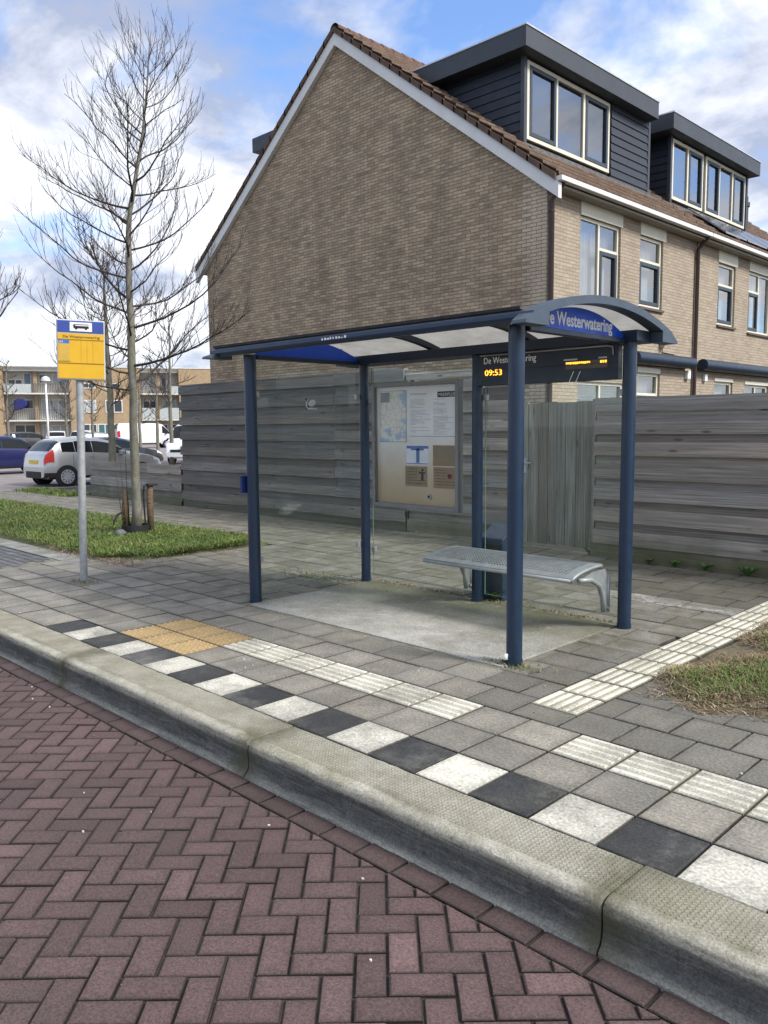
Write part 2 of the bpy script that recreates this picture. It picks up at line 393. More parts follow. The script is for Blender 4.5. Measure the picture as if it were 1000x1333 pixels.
# --- footpath slabs
X0, PW = -1.1557, .303
VERGE = (-20.6, 4.36, -8.62, 6.62); SLAB = (-5.77, 4.13, -3.02, 5.62); GR = (-2.16, 4.22, 40, 40)
def inr(x, y, r, e=0): return r[0]-e < x < r[2]+e and r[1]-e < y < r[3]+e
m = MB(); tac = MB(); och = MB(); fil = MB(); fil.quad((-6.15,3.9,-.006),(-2.6,3.9,-.006),(-2.6,5.95,-.006),(-6.15,5.95,-.006)); fil.quad((-9.7,2.57,-.006),(-8.6,2.57,-.006),(-8.6,4.5,-.006),(-9.7,4.5,-.006)); tag(fil.build('mortar_bed', plain('mortar', (.17, .16, .12), .95, 0, .35, 11, 1)), kind='structure')
def gcol(x, y):
    v = random.gauss(1, .095)
    base = .225 if y < 4.2 else .205
    if x > -2.9 and 3.4 < y < 5: base = .155
    if x > -4.6 and y > 6.9: base = .098
    if y > 6.6 and x < -6: base = .2
    w = random.random()
    return (base*v*(1.10+.02*w), base*v*1.02, base*v*(.86-.03*w))
def rect(x0, y0, x1, y1, g=.0045): return [(x0+g, y0+g), (x1-g, y0+g), (x1-g, y1-g), (x0+g, y1-g)]
def ribs(q, x0, y0, x1, y1, along):
    n = 5; q.col = (.56, .535, .45)
    for k in range(n):
        v = random.gauss(1, .05); q.col = (.68*v, .65*v, .55*v)
        if along == 'x': a = y0 + (y1-y0)*(k+.5)/n; c0 = (x0+.012, a-.017); c1 = (x1-.012, a+.017)
        else: a = x0 + (x1-x0)*(k+.5)/n; c0 = (a-.017, y0+.012); c1 = (a+.017, y1-.012)
        P = [(c0[0], c0[1]), (c1[0], c0[1]), (c1[0], c1[1]), (c0[0], c1[1])]
        i = .006; Q = [(c0[0]+i, c0[1]+i), (c1[0]-i, c0[1]+i), (c1[0]-i, c1[1]-i), (c0[0]+i, c1[1]-i)]
        q.add([(a_, b_, -.002) for a_, b_ in P] + [(a_, b_, .0045) for a_, b_ in Q], [(4,5,6,7)] + [(i_, (i_+1) % 4, 4+(i_+1) % 4, 4+i_) for i_ in range(4)])
for r in range(-1, 21):
    y0, y1 = (2.566, 2.877) if r < 0 else (2.877+PW*r, 2.877+PW*(r+1))
    if y0 > 8.5: break
    offs = 0 if r < 2 else (.5 if r % 2 == 0 or r < 3 else 0) + (.0 if r < 5 else .13*((r*7) % 5))
    for i in range(-14, 68):
        xa = X0-PW*(i+1+offs); xb = xa+PW; cx, cy = (xa+xb)/2, (y0+y1)/2
        if cx < -21.2: continue
        if inr(cx, cy, VERGE) or (cx > -2.16+.06*math.sin(cy*5) and cy > 4.3 and not (cy < 4.5 and cx > -1.7 and False)): continue
        if cx < -9.2 and cy < 4.5: continue
        xa2, xb2 = xa, xb
        if inr(cx, cy, SLAB, .1):
            if cx < -5.72: xb2 = min(xb, SLAB[0]-.003)
            elif cx > -3.1: xa2 = max(xa, SLAB[2]+.003)
            elif cy > 5.55: pass
            else: continue
            if xb2-xa2 < .05: continue
        elif inr(cx, cy, SLAB, .16) and xa < SLAB[0] < xb and 4.1 < cy < 5.65: xb2 = SLAB[0]-.003
        elif xa < SLAB[2] < xb and 4.1 < cy < 5.65: xa2 = SLAB[2]+.003
        if xb2-xa2 < .05: continue
        strip = xa2 < -2.37 < xb2 and y0 > 3.4
        if r >= 2 and (xa2 < -2.525 < xb2 or xa2 < -2.217 < xb2):          # cut beside the tactile strip
            if y0 > 3.6:
                if xa2 < -2.525 < xb2: xb2 = -2.525
                elif xa2 < -2.217 < xb2: xa2 = -2.217
        if strip:
            if y0 < 3.6: y1b = 3.69; m.col = gcol(cx, cy); m.tile(rect(xa, y0, xb, y1b), random.uniform(-.002, .002))
            if not (xa2 >= -2.22 or xb2 <= -2.52): continue
        if xb2-xa2 < .04: continue
        z = random.uniform(-.0025, .0025)
        if r == -1 and i <= 16:
            v = random.gauss(1, .05)
            m.col = (.034*v, .035*v, .036*v) if i % 2 == 0 else (.56*v, .535*v, .45*v)
        elif r in (0, 1) and 12 <= i <= 14:
            och.col = (.43, .29, .115); v = random.gauss(1, .06); och.col = (.43*v, .30*v, .14*v)
            P = rect(xa, y0, xb, y1); och.tile(P, 0)
            for a in range(6):
                for c in range(6):
                    X, Y = xa + PW*(a+.5)/6, y0 + PW*(c+.5)/6
                    och.tube([(X, Y, -.001), (X, Y, .005)], [.0145, .009], 7)
            continue
        elif r == 1 and (5 <= i <= 11 or i <= 2):
            tac.col = (.46, .435, .34); tac.tile(rect(xa, y0, xb, y1), 0); ribs(tac, xa, y0, xb, y1, 'x'); continue
        else: m.col = gcol(cx, cy)
        m.tile(rect(xa2, y0, xb2, y1), z, n_chip=.07)
y = 3.69
while y < 8.4:
    v = random.gauss(1, .07); tac.col = (.38*v, .355*v, .255*v); tac.tile(rect(-2.523, y, -2.219, y+PW), 0); ribs(tac, -2.52, y+.003, -2.222, y+PW-.003, 'y'); y += PW
# clinker path at the far left, with its pale border course
for r in range(0, 14):
    y0 = 2.57+.103*r
    for i in range(0, 60):
        xa = -21.2 + .206*i + (.103 if r % 2 else 0)
        if xa > -9.25-.03*r: break
        v = random.gauss(1, .14); m.col = (.105*v, .108*v, .117*v); m.tile(rect(xa, y0, xa+.206, y0+.103), random.uniform(-.002, .002), .006)
for i in range(0, 42):
    xa = -21.2+.303*i
    if xa > -8.8: break
    v = random.gauss(1, .06); m.col = (.26*v, .255*v, .235*v); m.tile(rect(xa, 4.035, xa+.303, 4.335), 0)
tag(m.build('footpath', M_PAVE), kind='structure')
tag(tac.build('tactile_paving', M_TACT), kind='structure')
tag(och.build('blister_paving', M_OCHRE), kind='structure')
m = MB(); m.quad((-.6, 4.24, .0), (40, 4.24, 0), (40, 2.575, 0.0), (3.2, 2.575, 0)); m.col = (.17, .168, .16)

# concrete floor of the shelter
def slabm():
    t = NT('slab concrete'); x, y, z = t.xyz()
    c = t.ramp(t.noise(1.6, 7, .66), [(.3, (.20, .19, .155)), (.5, (.33, .32, .28)), (.7, (.45, .43, .385))])
    edge = t.math('ADD', y, t.math('MULTIPLY', t.noise(2.2, 5, .65), .9))
    c = t.mix(t.ramp(t.math('MULTIPLY', edge, .16), [(.80, 0.0), (.95, .8)]), c, (.115, .11, .05))
    c = t.mix(t.ramp(t.noise(4, 6, .7), [(.52, 0.0), (.75, .5)]), c, (.17, .16, .1))
    c = t.mix(t.ramp(t.noise(2.3, 9, .74), [(.47, 0.0), (.66, .55)]), c, (.15, .145, .115))
    c = t.mix(t.ramp(t.noise(7, 7, .75), [(.57, 0.0), (.68, .5)]), c, (.47, .46, .42))
    nf = t.noise(90, 6, .78); c = t.mix(.75, c, t.ramp(nf, [(.28, .12), (.72, .88)]), 'OVERLAY')
    c = t.mix(t.ramp(t.noise(200, 2, .5), [(.66, 0.0), (.75, .5)]), c, (.45, .44, .4))
    return t.fin(c, .85, 0, t.bump(nf, .35, .003), .3)
m = MB(); m.box((SLAB[0]+.01, SLAB[1], -.04), (SLAB[2]-.01, SLAB[3], .004)); tag(m.build('shelter_floor', slabm(), bevel=.004), kind='structure')

# --- grass
def grassm(name, lo, hi):
    t = NT(name); c = t.mix(1, t.attr(), t.ramp(t.noise(3, 3), [(.3, lo), (.7, hi)]), 'MULTIPLY')
    t.fin(c, .6, 0, None, .3)
    return t.mat
M_GRASS = grassm('grass', .75, 1.2)
def blades(q, n, dens, hmin, hmax, w, colf, flatn=.5):
    cnt = 0
    while cnt < n:
        p = dens()
        if p is None: continue
        x, y, z = p; cnt += 1
        h = random.uniform(hmin, hmax); a = random.uniform(0, 6.283); l = random.uniform(.1, flatn)*h*2
        dx, dy = math.cos(a), math.sin(a); ww = w*random.uniform(.6, 1.3)
        q.col = colf(x, y); tip = (x+dx*l, y+dy*l, z+h)
        mid = (x+dx*l*.35, y+dy*l*.35, z+h*.62)
        q.add([(x-dy*ww, y+dx*ww, z), (x+dy*ww, y-dx*ww, z), (mid[0]+dy*ww*.8, mid[1]-dx*ww*.8, mid[2]), (mid[0]-dy*ww*.8, mid[1]+dx*ww*.8, mid[2]), tip], [(0,1,2,3), (3,2,4)])
def gc(x, y):
    k = hz(x*1.7, y*1.7)*.6+random.random()*.5; v = random.gauss(1, .18)
    if random.random() < .1: return (.30*v, .24*v, .1*v)
    return ((.07+.075*k)*v, (.135+.055*k)*v, (.026+.012*k)*v)
m = MB(); m.col = (.08, .09, .03); N = 46
rows = []
for i in range(N+1):
    x = VERGE[0] + (VERGE[2]-VERGE[0])*i/N
    rows.append([(x, VERGE[1] + (VERGE[3]-VERGE[1])*k/12, .0 + (.035+.03*hz(x*2, k) if 0 < k < 12 and 0 < i < N and VERGE[2]-x+(VERGE[3]-VERGE[1])*k/12 > .55 and VERGE[2]-x+(VERGE[3]-VERGE[1])*(1-k/12) > .4 else -.02)) for k in range(13)])
m.grid(rows); tag(m.build('verge_soil', plain('verge soil', (.075, .085, .03), .95, 0, .4, 8, 1), smooth=True), kind='structure')
def dv():
    x = VERGE[2] - (VERGE[2]-VERGE[0])*random.random()**1.5; y = random.uniform(VERGE[1], VERGE[3])
    e = min(x-VERGE[0], VERGE[2]-x, y-VERGE[1], VERGE[3]-y)
    if e < .0 + .16*random.random()*hz(x*3, y*3)*2 and random.random() < .8: return None
    if VERGE[2]-x + y-VERGE[1] < .5 or VERGE[2]-x + VERGE[3]-y < .35: return None
    return x, y, .03+.03*random.random()
m = MB(); blades(m, 75000, dv, .015, .05, .0042, gc, 1.5)
tag(m.build('verge_grass', M_GRASS), 'long green verge of rough grass along the footpath around the bare tree', 'grass', kind='stuff')
# dry litter along the edges
m = MB()
def ds():
    x = random.uniform(-10.5, -8.3); y = random.choice([random.gauss(4.42, .1), random.uniform(4.4, 6.6)])
    if y > 4.7 and x < -8.75 + random.gauss(0, .12): return None
    return x, y, .006
blades(m, 1500, ds, .006, .025, .004, lambda x, y: (.3*random.uniform(.6, 1.1), .24*random.uniform(.6, 1), .13), 3)
tag(m.build('dry_grass', M_GRASS), 'dry straw and dead grass lying along the verge edge by the pole', 'dead grass', kind='stuff')
m = MB(); blades(m, 5000, lambda: (random.uniform(-20.9, -18.0), random.gauss(8.3, .16), 0), .04, .09, .006, gc, .7)
tag(m.build('grass_strip', M_GRASS), 'thin strip of grass beside the silver car and low fence', 'grass', kind='stuff')

# grass patch on the right
def gedge(x, y): return min((x+2.1) + .13*math.sin(y*4.3)+.06*math.sin(y*11), (y-4.3)+.07*math.sin(x*6)+.05*math.sin(x*17))
m = MB(); rows = []; m.col = (.1, .085, .05)
for i in range(61):
    x = -2.2+.09*i if i < 40 else 1.31+(i-39)*1.8
    rows.append([(x, 4.15+(.08*k if k < 40 else 3.1+(k-39)*1.5), max(-.015, min(.03, gedge(x, 4.15+.08*k)*.25-.008)) + .012*hz(x*4, k*.4)) for k in range(45)])
m.grid(rows); tag(m.build('patch_soil', plain('litter soil', (.13, .105, .062), .95, 0, .45, 22, 1), smooth=True), kind='structure')
def green(x, y): return min(1.5, gedge(x, y)*4.2-.2)+.5*math.sin(x*7-y*5)+.35*math.sin(x*13+y*9)
def dg():
    x = random.uniform(-2.2, .4)if random.random() < .8 else random.uniform(-2.2, 3); y = random.uniform(4.2, 7.6)
    e = gedge(x, y)
    if e < random.uniform(-.03, .2): return None
    if green(x, y) + random.gauss(0, .4) < .3: return None
    return x, y, min(.03, e*.25-.008)+.002
m = MB(); blades(m, 38000, dg, .015, .05, .0032, gc, 1.2)
tag(m.build('grass_patch', M_GRASS), 'short patchy green grass right of the tactile strip', 'grass', kind='stuff')
def dd():
    x = random.uniform(-2.25, .3); y = random.uniform(4.15, 7)
    e = gedge(x, y)
    if e < random.uniform(-.12, .08): return None
    if green(x, y) > 1.2 and random.random() < .7: return None
    return x, y, max(.004, min(.03, e*.25-.008)+.008)
def lit(x, y):
    v = random.uniform(.55, 1.25); k = random.random()
    return (.30*v, .225*v, .12*v) if k < .6 else ((.19*v, .12*v, .07*v) if k < .85 else (.4*v, .35*v, .24*v))
m = MB(); blades(m, 22000, dd, .004, .022, .003, lit, 3.2)
tag(m.build('straw_litter', M_GRASS), 'brown straw and dead leaf litter edging the right grass patch', 'dead grass', kind='stuff')
# moss and sprouts in joints: round post feet, slab edge, fence foot
m = MB()
def dm():
    k = random.random()
    if k < .16: return random.gauss(-3.0, .10), random.gauss(4.2, .04), .002
    if k < .6: return random.uniform(-5.7, -3.1), random.gauss(5.66, .02), .002
    if k < .7: return random.gauss(-7.85, .1), random.gauss(3.6, .07), .002
    return random.gauss(-6.3, .3), random.gauss(5.4, .12), .002
blades(m, 1500, dm, .005, .025, .0035, lambda x, y: gc(x, y) if random.random() < .6 else lit(x, y), 1.2)
tag(m.build('moss_tufts', M_GRASS), 'small grass tufts and moss in joints round the shelter feet', 'weeds', kind='stuff')
# white chips and bits of leaf on the paving and road
m = MB()
for k in range(70):
    if k < 32: x, y, z = random.uniform(-6, .2), random.uniform(.3, 2.15), -.178
    else: x, y, z = random.uniform(-8, -.5), random.uniform(2.6, 4.1), .003
    r = random.uniform(.002, .008); a = random.uniform(0, 3)
    m.col = random.choice([(.6, .58, .52), (.5, .45, .36), (.2, .12, .06), (.62, .6, .56)])
    P = [(x+math.cos(a+t)*r*random.uniform(.6, 1.5), y+math.sin(a+t)*r*random.uniform(.5, 1)) for t in (0, 1.2, 2.5, 3.8, 5)]
    m.tile(P, z+.004, .002, .006, 1, 1)
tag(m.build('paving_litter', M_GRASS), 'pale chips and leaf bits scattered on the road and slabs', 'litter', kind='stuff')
# ------------------------------------------------------------------ bus shelter
M_NAVY = plain('navy enamel', (.010, .027, .058), .36, 0, .12, 5)
M_NAVY2 = plain('dark navy', (.011, .022, .042), .42, 0, .15, 5)
M_ARCH = plain('slate enamel', (.05, .07, .095), .45, 0, .1, 8)
M_BLUE = plain('sign blue', (.006, .075, .60), .4, 0, .05, 4)
M_WHITE = plain('white paint', (.8, .8, .78), .5, 0, .05, 4)
M_BLACK = plain('black rubber', (.014, .014, .015), .7, 0, .3, 8)
M_STEEL = plain('galvanised steel', (.40, .415, .41), .5, .55, .18, 9)
M_SEAT = plain('zinc bench', (.29, .315, .31), .5, .35, .14, 14)
M_GLASS = glassm('shelter glass', (.955, .983, .965), 1.36, .0, ((.4, .42, .36), .06, 3))
M_GEDGE = plain('glass edge', (.12, .2, .165), .2)
def rooft():
    t = NT('roof sheet'); n = t.noise(3.5, 6, .65)
    c = t.ramp(n, [(.3, (.25, .235, .205)), (.7, (.37, .355, .325))])
    c = t.mix(t.ramp(t.noise(9, 5, .7), [(.55, 0.0), (.8, .35)]), c, (.16, .145, .11))
    d = t.n('BsdfDiffuse'); tl = t.n('BsdfTranslucent'); mx = t.n('MixShader'); mx.inputs[0].default_value = .7
    t.l(c, d.inputs[0]); t.l(c, tl.inputs[0]); t.l(d.outputs[0], mx.inputs[1]); t.l(tl.outputs[0], mx.inputs[2]); t.l(mx.outputs[0], t.out.inputs[0])
    t.t.nodes.remove(t.b); return t.mat
M_ROOFT = rooft()
SH = thing('bus_shelter', 'navy blue steel bus shelter with curved roof and glass walls beside the kerb', 'bus shelter', (-4.4, 4.9, 0))
P_FL, P_FR, P_BL, P_BM, P_BR = (-5.80, 4.235), (-3.02, 4.24), (-5.77, 5.57), (-4.37, 5.57), (-2.96, 5.57)
for (x, y), r in ((P_FL, .052), (P_FR, .052), (P_BL, .047), (P_BM, .047), (P_BR, .05)):
    m = MB(); m.cyl((x, y, .03), r, 2.13, 28); m.cyl((x, y, 0), r+.004, .032, 28)
    po = m.build('post', M_NAVY, SH, autos=40)
    if (x, y) == P_FR:
        m = MB(); m.tube([(x-.022, y-.06, .035), (x-.026, y-.057, .055), (x-.02, y-.052, .075)], [.014, .016, .012], 10); m.build('drain_spout', M_WHITE, po, smooth=True)
YC, HW, RR = 4.97, .90, 2.52; ZC = 2.354-RR
def zr(y): return ZC + math.sqrt(RR*RR-(y-YC)**2)
ys = [YC-HW+2*HW*k/24 for k in range(25)]
m = MB()
m.grid([[(x, y, zr(y)) for y in ys] for x in (-6.08, -5.0, -3.9, -2.84)])
m.build('roof_sheet', M_ROOFT, SH, smooth=True)
def arcband(m, x0, x1, z0, z1, y0=YC-HW, y1=YC+HW, n=24):
    yy = [y0+(y1-y0)*k/n for k in range(n+1)]
    for k in range(n):
        a, b = yy[k], yy[k+1]; A, B = zr(a), zr(b)
        m.add([(x0,a,A+z0),(x1,a,A+z0),(x1,a,A+z1),(x0,a,A+z1),(x0,b,B+z0),(x1,b,B+z0),(x1,b,B+z1),(x0,b,B+z1)],
              [(0,1,5,4),(1,2,6,5),(2,3,7,6),(3,0,4,7)] + ([(0,3,2,1)] if k == 0 else []) + ([(4,5,6,7)] if k == n-1 else []))
for x0 in (-2.88, -6.15):
    m = MB(); arcband(m, x0, x0+.10, -.03, .022 if x0 > -4 else -.004)
    for s in (-1, 1):                                     # the thickened tips of the arch
        ye = YC+s*HW; z = zr(ye)
        q = [(ye-s*.03, z+(.03 if x0 > -4 else 0)), (ye+s*.075, z-.035), (ye+s*.085, z-.055), (ye-s*.16, z-.055), (ye-s*.16, zr(ye-s*.16)-.036)]
        if s > 0: q = q[::-1]
        m.prism(q, lambda p: (x0-.002, p[0], p[1]), lambda p: (x0+.102, p[0], p[1]))
    m.build('roof_arch', M_ARCH, SH, autos=30)
for x in (-4.93, -3.88):
    m = MB(); arcband(m, x-.03, x+.03, -.05, -.004, YC-HW+.05, YC+HW-.05); m.build('roof_rib', M_NAVY2, SH, autos=30)
m = MB(); m.tube([(-6.14, 4.10, 2.185), (-2.86, 4.10, 2.185)], .036, 20); gut = m.build('gutter', M_NAVY, SH, autos=40)
m = MB(); m.box((-6.1, 4.085, 2.216), (-2.88, 4.15, 2.228)); m.box((-6.1, 4.07, 2.226), (-2.88, 4.078, 2.245)); m.build('gutter_flashing', M_BLACK, gut)
m = MB(); m.box((-6.1, 5.50, 2.135), (-2.87, 5.80, 2.215)); m.build('back_beam', M_NAVY2, SH, bevel=.004)
for x in (-5.80, -2.99):
    m = MB(); m.box((x-.03, 4.301, 2.125), (x+.03, 5.499, 2.16)); m.build('end_beam', M_NAVY2, SH, bevel=.003)
    yb0, yb1, zb, sag = 4.26, 5.56, 2.155, .165
    hw = (yb1-yb0)/2; r2 = (hw*hw+sag*sag)/(2*sag); yc = (yb0+yb1)/2
    poly = [(yc+hw*math.cos(math.pi*0)*1, zb)]
    poly = [(yb0+2*hw*k/28, zb+sag-r2+math.sqrt(max(0, r2*r2-(yb0+2*hw*k/28-yc)**2))) for k in range(29)]
    m = MB(); m.prism(poly[::-1], lambda p: (x-.012, p[0], p[1]), lambda p: (x+.012, p[0], p[1]))
    sg = m.build('end_sign', M_BLUE, SH)
    if x > -4: text('sign_lettering', 'De Westerwatering', M_WHITE, sg, (x+.0122, 4.465, 2.190), (0,1,0), (0,0,1), .088, .87, .002, .023)
    else: text('sign_lettering', 'De Westerwatering', M_WHITE, sg, (x-.0122, 5.335, 2.190), (0,-1,0), (0,0,1), .088, .87, .002, .023)
def glass(a, b):
    m = MB(); m.box(a, b); g_ = m.build('glass_panel', M_GLASS, SH)
    m = MB(); x0, y0, z0 = a; x1, y1, z1 = b; t = .0015
    if x1-x0 > y1-y0: m.box((x0-.004, y0-t, z0-.004), (x0-.0005, y1+t, z1)); m.box((x1+.0005, y0-t, z0), (x1+.004, y1+t, z1)); m.box((x0, y0-t, z0-.004), (x1, y1+t, z0-.0005))
    else: m.box((x0-t, y0-.004, z0), (x1+t, y0-.0005, z1)); m.box((x0-t, y0, z0-.004), (x1+t, y1, z0-.0005))
    m.build('glass_edge', M_GEDGE, g_)
glass((-5.805, 4.30, .07), (-5.797, 5.51, 2.10))
glass((-5.70, 5.606, .07), (-4.43, 5.614, 2.10))
glass((-4.31, 5.606, .07), (-3.03, 5.614, 2.10))
for (x, y, z) in ((-5.80, 4.30, .35), (-5.80, 4.30, 1.8), (-5.80, 5.50, .35), (-5.80, 5.50, 1.8)): boxp('glass_clamp', (x-.016, y-.02, z), (x+.016, y+.02, z+.05), M_STEEL, SH, bevel=.003)
for x in (-5.69, -4.43, -4.31, -3.03):
    for z in (.3, 1.75): boxp('glass_clamp', (x-.022, 5.594, z), (x+.022, 5.626, z+.05), M_STEEL, SH, bevel=.003)
m = MB(); m.box((-5.875, 4.15, .97), (-5.845, 4.22, 1.12)); m.build('junction_box', plain('box blue', (.008, .022, .13), .5), SH, bevel=.004)
m = MB()                                                 # etched emblem on the left pane
m.box((-5.7955, 4.85, 1.70), (-5.7945, 4.985, 1.715)); m.box((-5.7955, 4.85, 1.78), (-5.7945, 4.875, 1.80)); m.box((-5.7955, 4.85, 1.70), (-5.7945, 4.865, 1.80))
m.prism([(4.925+.045*math.cos(a*.4)+.012*math.sin(a*.4), 1.758+.032*math.sin(a*.4)) for a in range(15)], lambda p: (-5.7955, p[0], p[1]), lambda p: (-5.7945, p[0], p[1]))
m.build('etched_emblem', plain('etched white', (.5, .52, .52), .6), SH)
m = MB()
for k in range(9): m.box((-4.66+k*.031, 4.0625, 2.18), (-4.66+k*.031+random.uniform(.012, .024), 4.0636, 2.18+random.uniform(.008, .02)))
m.build('sticker_remnant', M_WHITE, gut)

# bench hung between the rear posts
BE = thing('bench', 'perforated grey metal bench with curved seat inside the shelter', 'bench', (-3.8, 5.3, 0))
def zb(t): return .445 + .045*math.sin(t*1.9) - .028*max(0, .25-t)*4*max(0, .25-t)*4*.6
xs0, xs1, y0, y1 = -4.52, -3.10, 5.04, 5.47
m = MB(); NX, NY = 48, 13
fr = lambda u, v: (xs0+(xs1-xs0)*u, y0+(y1-y0)*v, zb(v))
fx, fy = .045, .10
m.grid([[fr(u, v) for v in [k/6*fy for k in range(7)]] for u in [0, .25, .5, .75, 1]])
m.grid([[fr(u, v) for v in [1-fy+k/6*fy for k in range(7)]] for u in [0, .25, .5, .75, 1]])
m.grid([[fr(u, fy+(1-2*fy)*k/12) for k in range(13)] for u in (0, fx)])
m.grid([[fr(u, fy+(1-2*fy)*k/12) for k in range(13)] for u in (1-fx, 1)])
for i in range(NX+1):
    u = fx+(1-2*fx)*i/NX; w = .0026
    m.grid([[fr(u+s, fy+(1-2*fy)*k/10) for k in range(11)] for s in (-w, w)])
for j in range(NY+1):
    v = fy+(1-2*fy)*j/NY; w = .0085
    m.grid([[fr(fx+(1-2*fx)*k/4, v+s) for s in (-w, w)] for k in range(5)])
o = m.build('seat', M_SEAT, BE); s = o.modifiers.new('thick', 'SOLIDIFY'); s.thickness = .005
m = MB(); m.tube([(xs0, y0, zb(0)-.016), (xs1, y0, zb(0)-.013)], .015, 12); m.tube([(xs0, y1, zb(1)-.014), (xs1, y1, zb(1)-.012)], .013, 10)
for x in (xs0, xs1): m.tube([(x, y0+(y1-y0)*k/10, zb(k/10)-.012) for k in range(11)], .013, 8)
m.build('seat_rim', M_SEAT, BE, smooth=True)
for x in (-4.40, -3.07):
    m = MB(); q = [(5.10, .415), (5.26, .40), (5.385, .34), (5.44, .24), (5.455, .13), (5.50, .115), (5.53, .13), (5.535, .40), (5.49, .41), (5.46, .455), (5.30, .455)]
    m.prism(q, lambda p: (x-.006, *p), lambda p: (x+.006, *p)); br = m.build('bracket', M_SEAT, BE)
    m = MB(); path = [(x, *p) for p in q[:5]]; m.tube(path, .02, 8); m.tube([(x, 5.515, .12), (x, 5.515, .41)], .017, 8); m.build('bracket_rib', M_SEAT, br, smooth=True)
    m = MB(); m.tube([(x-.02, 5.50, .155), (x+.02, 5.50, .155)], .013, 8); m.build('bolt', M_STEEL, br)

# waste bin behind the glass
BI = thing('waste_bin', 'small dark blue waste bin with slanted top behind the shelter glass', 'bin', (-4.31, 5.80, 0))
m = MB(); m.prism([(5.70, .0), (5.95, .0), (5.95, .66), (5.90, .66), (5.70, .55)], lambda p: (-4.45, *p), lambda p: (-4.19, *p)); m.build('body', M_NAVY, BI, bevel=.01)
m = MB(); m.box((-4.42, 5.693, .43), (-4.22, 5.699, .50)); m.build('opening', M_BLACK, BI)

# information case
IC = thing('information_case', 'grey framed information case with map and timetable sheets between rear posts', 'notice board', (-5.06, 5.54, 0))
cx0, cx1, cz0, cz1 = -5.60, -4.53, .775, 1.94
M_FRAME = plain('case frame', (.21, .21, .205), .5, .3, .12, 6)
fw_ = .036
m = MB(); m.box((cx0, 5.50, cz0), (cx0+fw_, 5.575, cz1)); m.box((cx1-fw_, 5.50, cz0), (cx1, 5.575, cz1)); m.box((cx0+fw_, 5.50, cz1-fw_), (cx1-fw_, 5.575, cz1)); m.box((cx0+fw_, 5.50, cz0), (cx1-fw_, 5.575, cz0+fw_*1.1)); m.build('frame', M_FRAME, IC, bevel=.004)
px0, px1, pz0, pz1 = cx0+fw_, cx1-fw_, cz0+fw_*1.1, cz1-fw_
def backm():
    t = NT('aged backing'); x, y, z = t.xyz()
    f = t.math('ADD', t.math('MULTIPLY', t.math('SUBTRACT', z, pz0), 1/(pz1-pz0)), t.math('MULTIPLY', t.math('SUBTRACT', t.noise(3, 5, .6), .5), .22))
    c = t.ramp(f, [(.02, (.46, .35, .20)), (.25, (.56, .46, .32)), (.48, (.76, .73, .67)), (.62, (.85, .85, .84))])
    return t.fin(c, .4, 0, None, .6)
bk = boxp('backing', (px0, 5.545, pz0), (px1, 5.56, pz1), backm(), IC)
bx = lambda u: px0+(px1-px0)*u
bz = lambda v: pz1-(pz1-pz0)*v
def sheet(name, u0, v0, u1, v1, mat, y=5.543): return boxp(name, (bx(u0), y, bz(v1)), (bx(u1), 5.5445, bz(v0)), mat, bk)
def mapm():
    t = NT('area map'); x, y, z = t.xyz()
    n = t.noise(9, 4, .6)
    c = t.ramp(n, [(.3, (.62, .72, .55)), (.45, (.8, .8, .74)), (.6, (.82, .78, .7)), (.75, (.72, .55, .5))])
    c = t.mix(t.ramp(t.math('ADD', x, t.math('MULTIPLY', t.noise(7, 3), .16)), [(.44, 0.0), (.47, 1.0)]) if False else t.ramp(t.noise(3.2, 3), [(.55, 0.0), (.58, .8)]), c, (.28, .5, .75))
    vo = t.n('TexVoronoi', feature='DISTANCE_TO_EDGE'); t.l(t.obj(), vo.inputs['Vector']); vo.inputs['Scale'].default_value = 13
    c = t.mix(t.ramp(vo.outputs[0], [(.0, .6), (.05, 0.0)]), c, (.5, .32, .3))
    return t.fin(c, .4)
M_PAPER = plain('paper white', (.84, .85, .87), .45, 0, .04, 8); M_INK = plain('grey ink', (.2, .2, .21), .6); M_TAN = plain('tan sheet', (.27, .195, .105), .5, 0, .14, 8); M_TBL = plain('table blue', (.08, .17, .42), .5); M_LINE = plain('pale print', (.52, .53, .54), .6)
s_ = sheet('map_sheet', .04, .035, .38, .47, mapm()); sheet('map_legend', .05, .045, .17, .13, plain('legend grey', (.25, .26, .29), .5, 0, .2, 30), 5.5425)
m = MB()
for a in ((.037, .035, .04, .472), (.38, .035, .384, .472), (.037, .468, .384, .472), (.037, .033, .384, .036)): m.box((bx(a[0]), 5.5422, bz(a[3])), (bx(a[2]), 5.5446, bz(a[1])))
m.box((bx(.42), 5.5422, bz(.423)), (bx(.995), 5.5446, bz(.4195))); m.build('map_border', M_INK, bk)
sheet('notice_sheet', .42, .05, .99, .42, M_PAPER)
m = MB()
for c0, c1 in ((.435, .69), (.715, .965)):
    v = .115
    while v < .405:
        L = random.uniform(.45, 1.0) if random.random() < .8 else .25
        m.box((bx(c0), 5.5424, bz(v+.0045)), (bx(c0+(c1-c0)*L), 5.5432, bz(v))); v += .0105 if random.random() < .82 else .026
m.build('notice_print', M_LINE, bk)
sheet('notice_header', .765, .057, .995, .103, M_BLACK, 5.5423)
text('header_lettering', 'MEERPLUS', M_WHITE, bk, (bx(.78), 5.5422, bz(.093)), (1,0,0), (0,0,1), .028, (px1-px0)*.19, .0008)
text('notice_title', 'De Westerwatering', M_INK, bk, (bx(.435), 5.5422, bz(.075)), (1,0,0), (0,0,1), .014, (px1-px0)*.2, .0008)
sheet('timetable_sheet', .385, .495, .655, .66, plain('timetable white', (.74, .77, .84), .5))
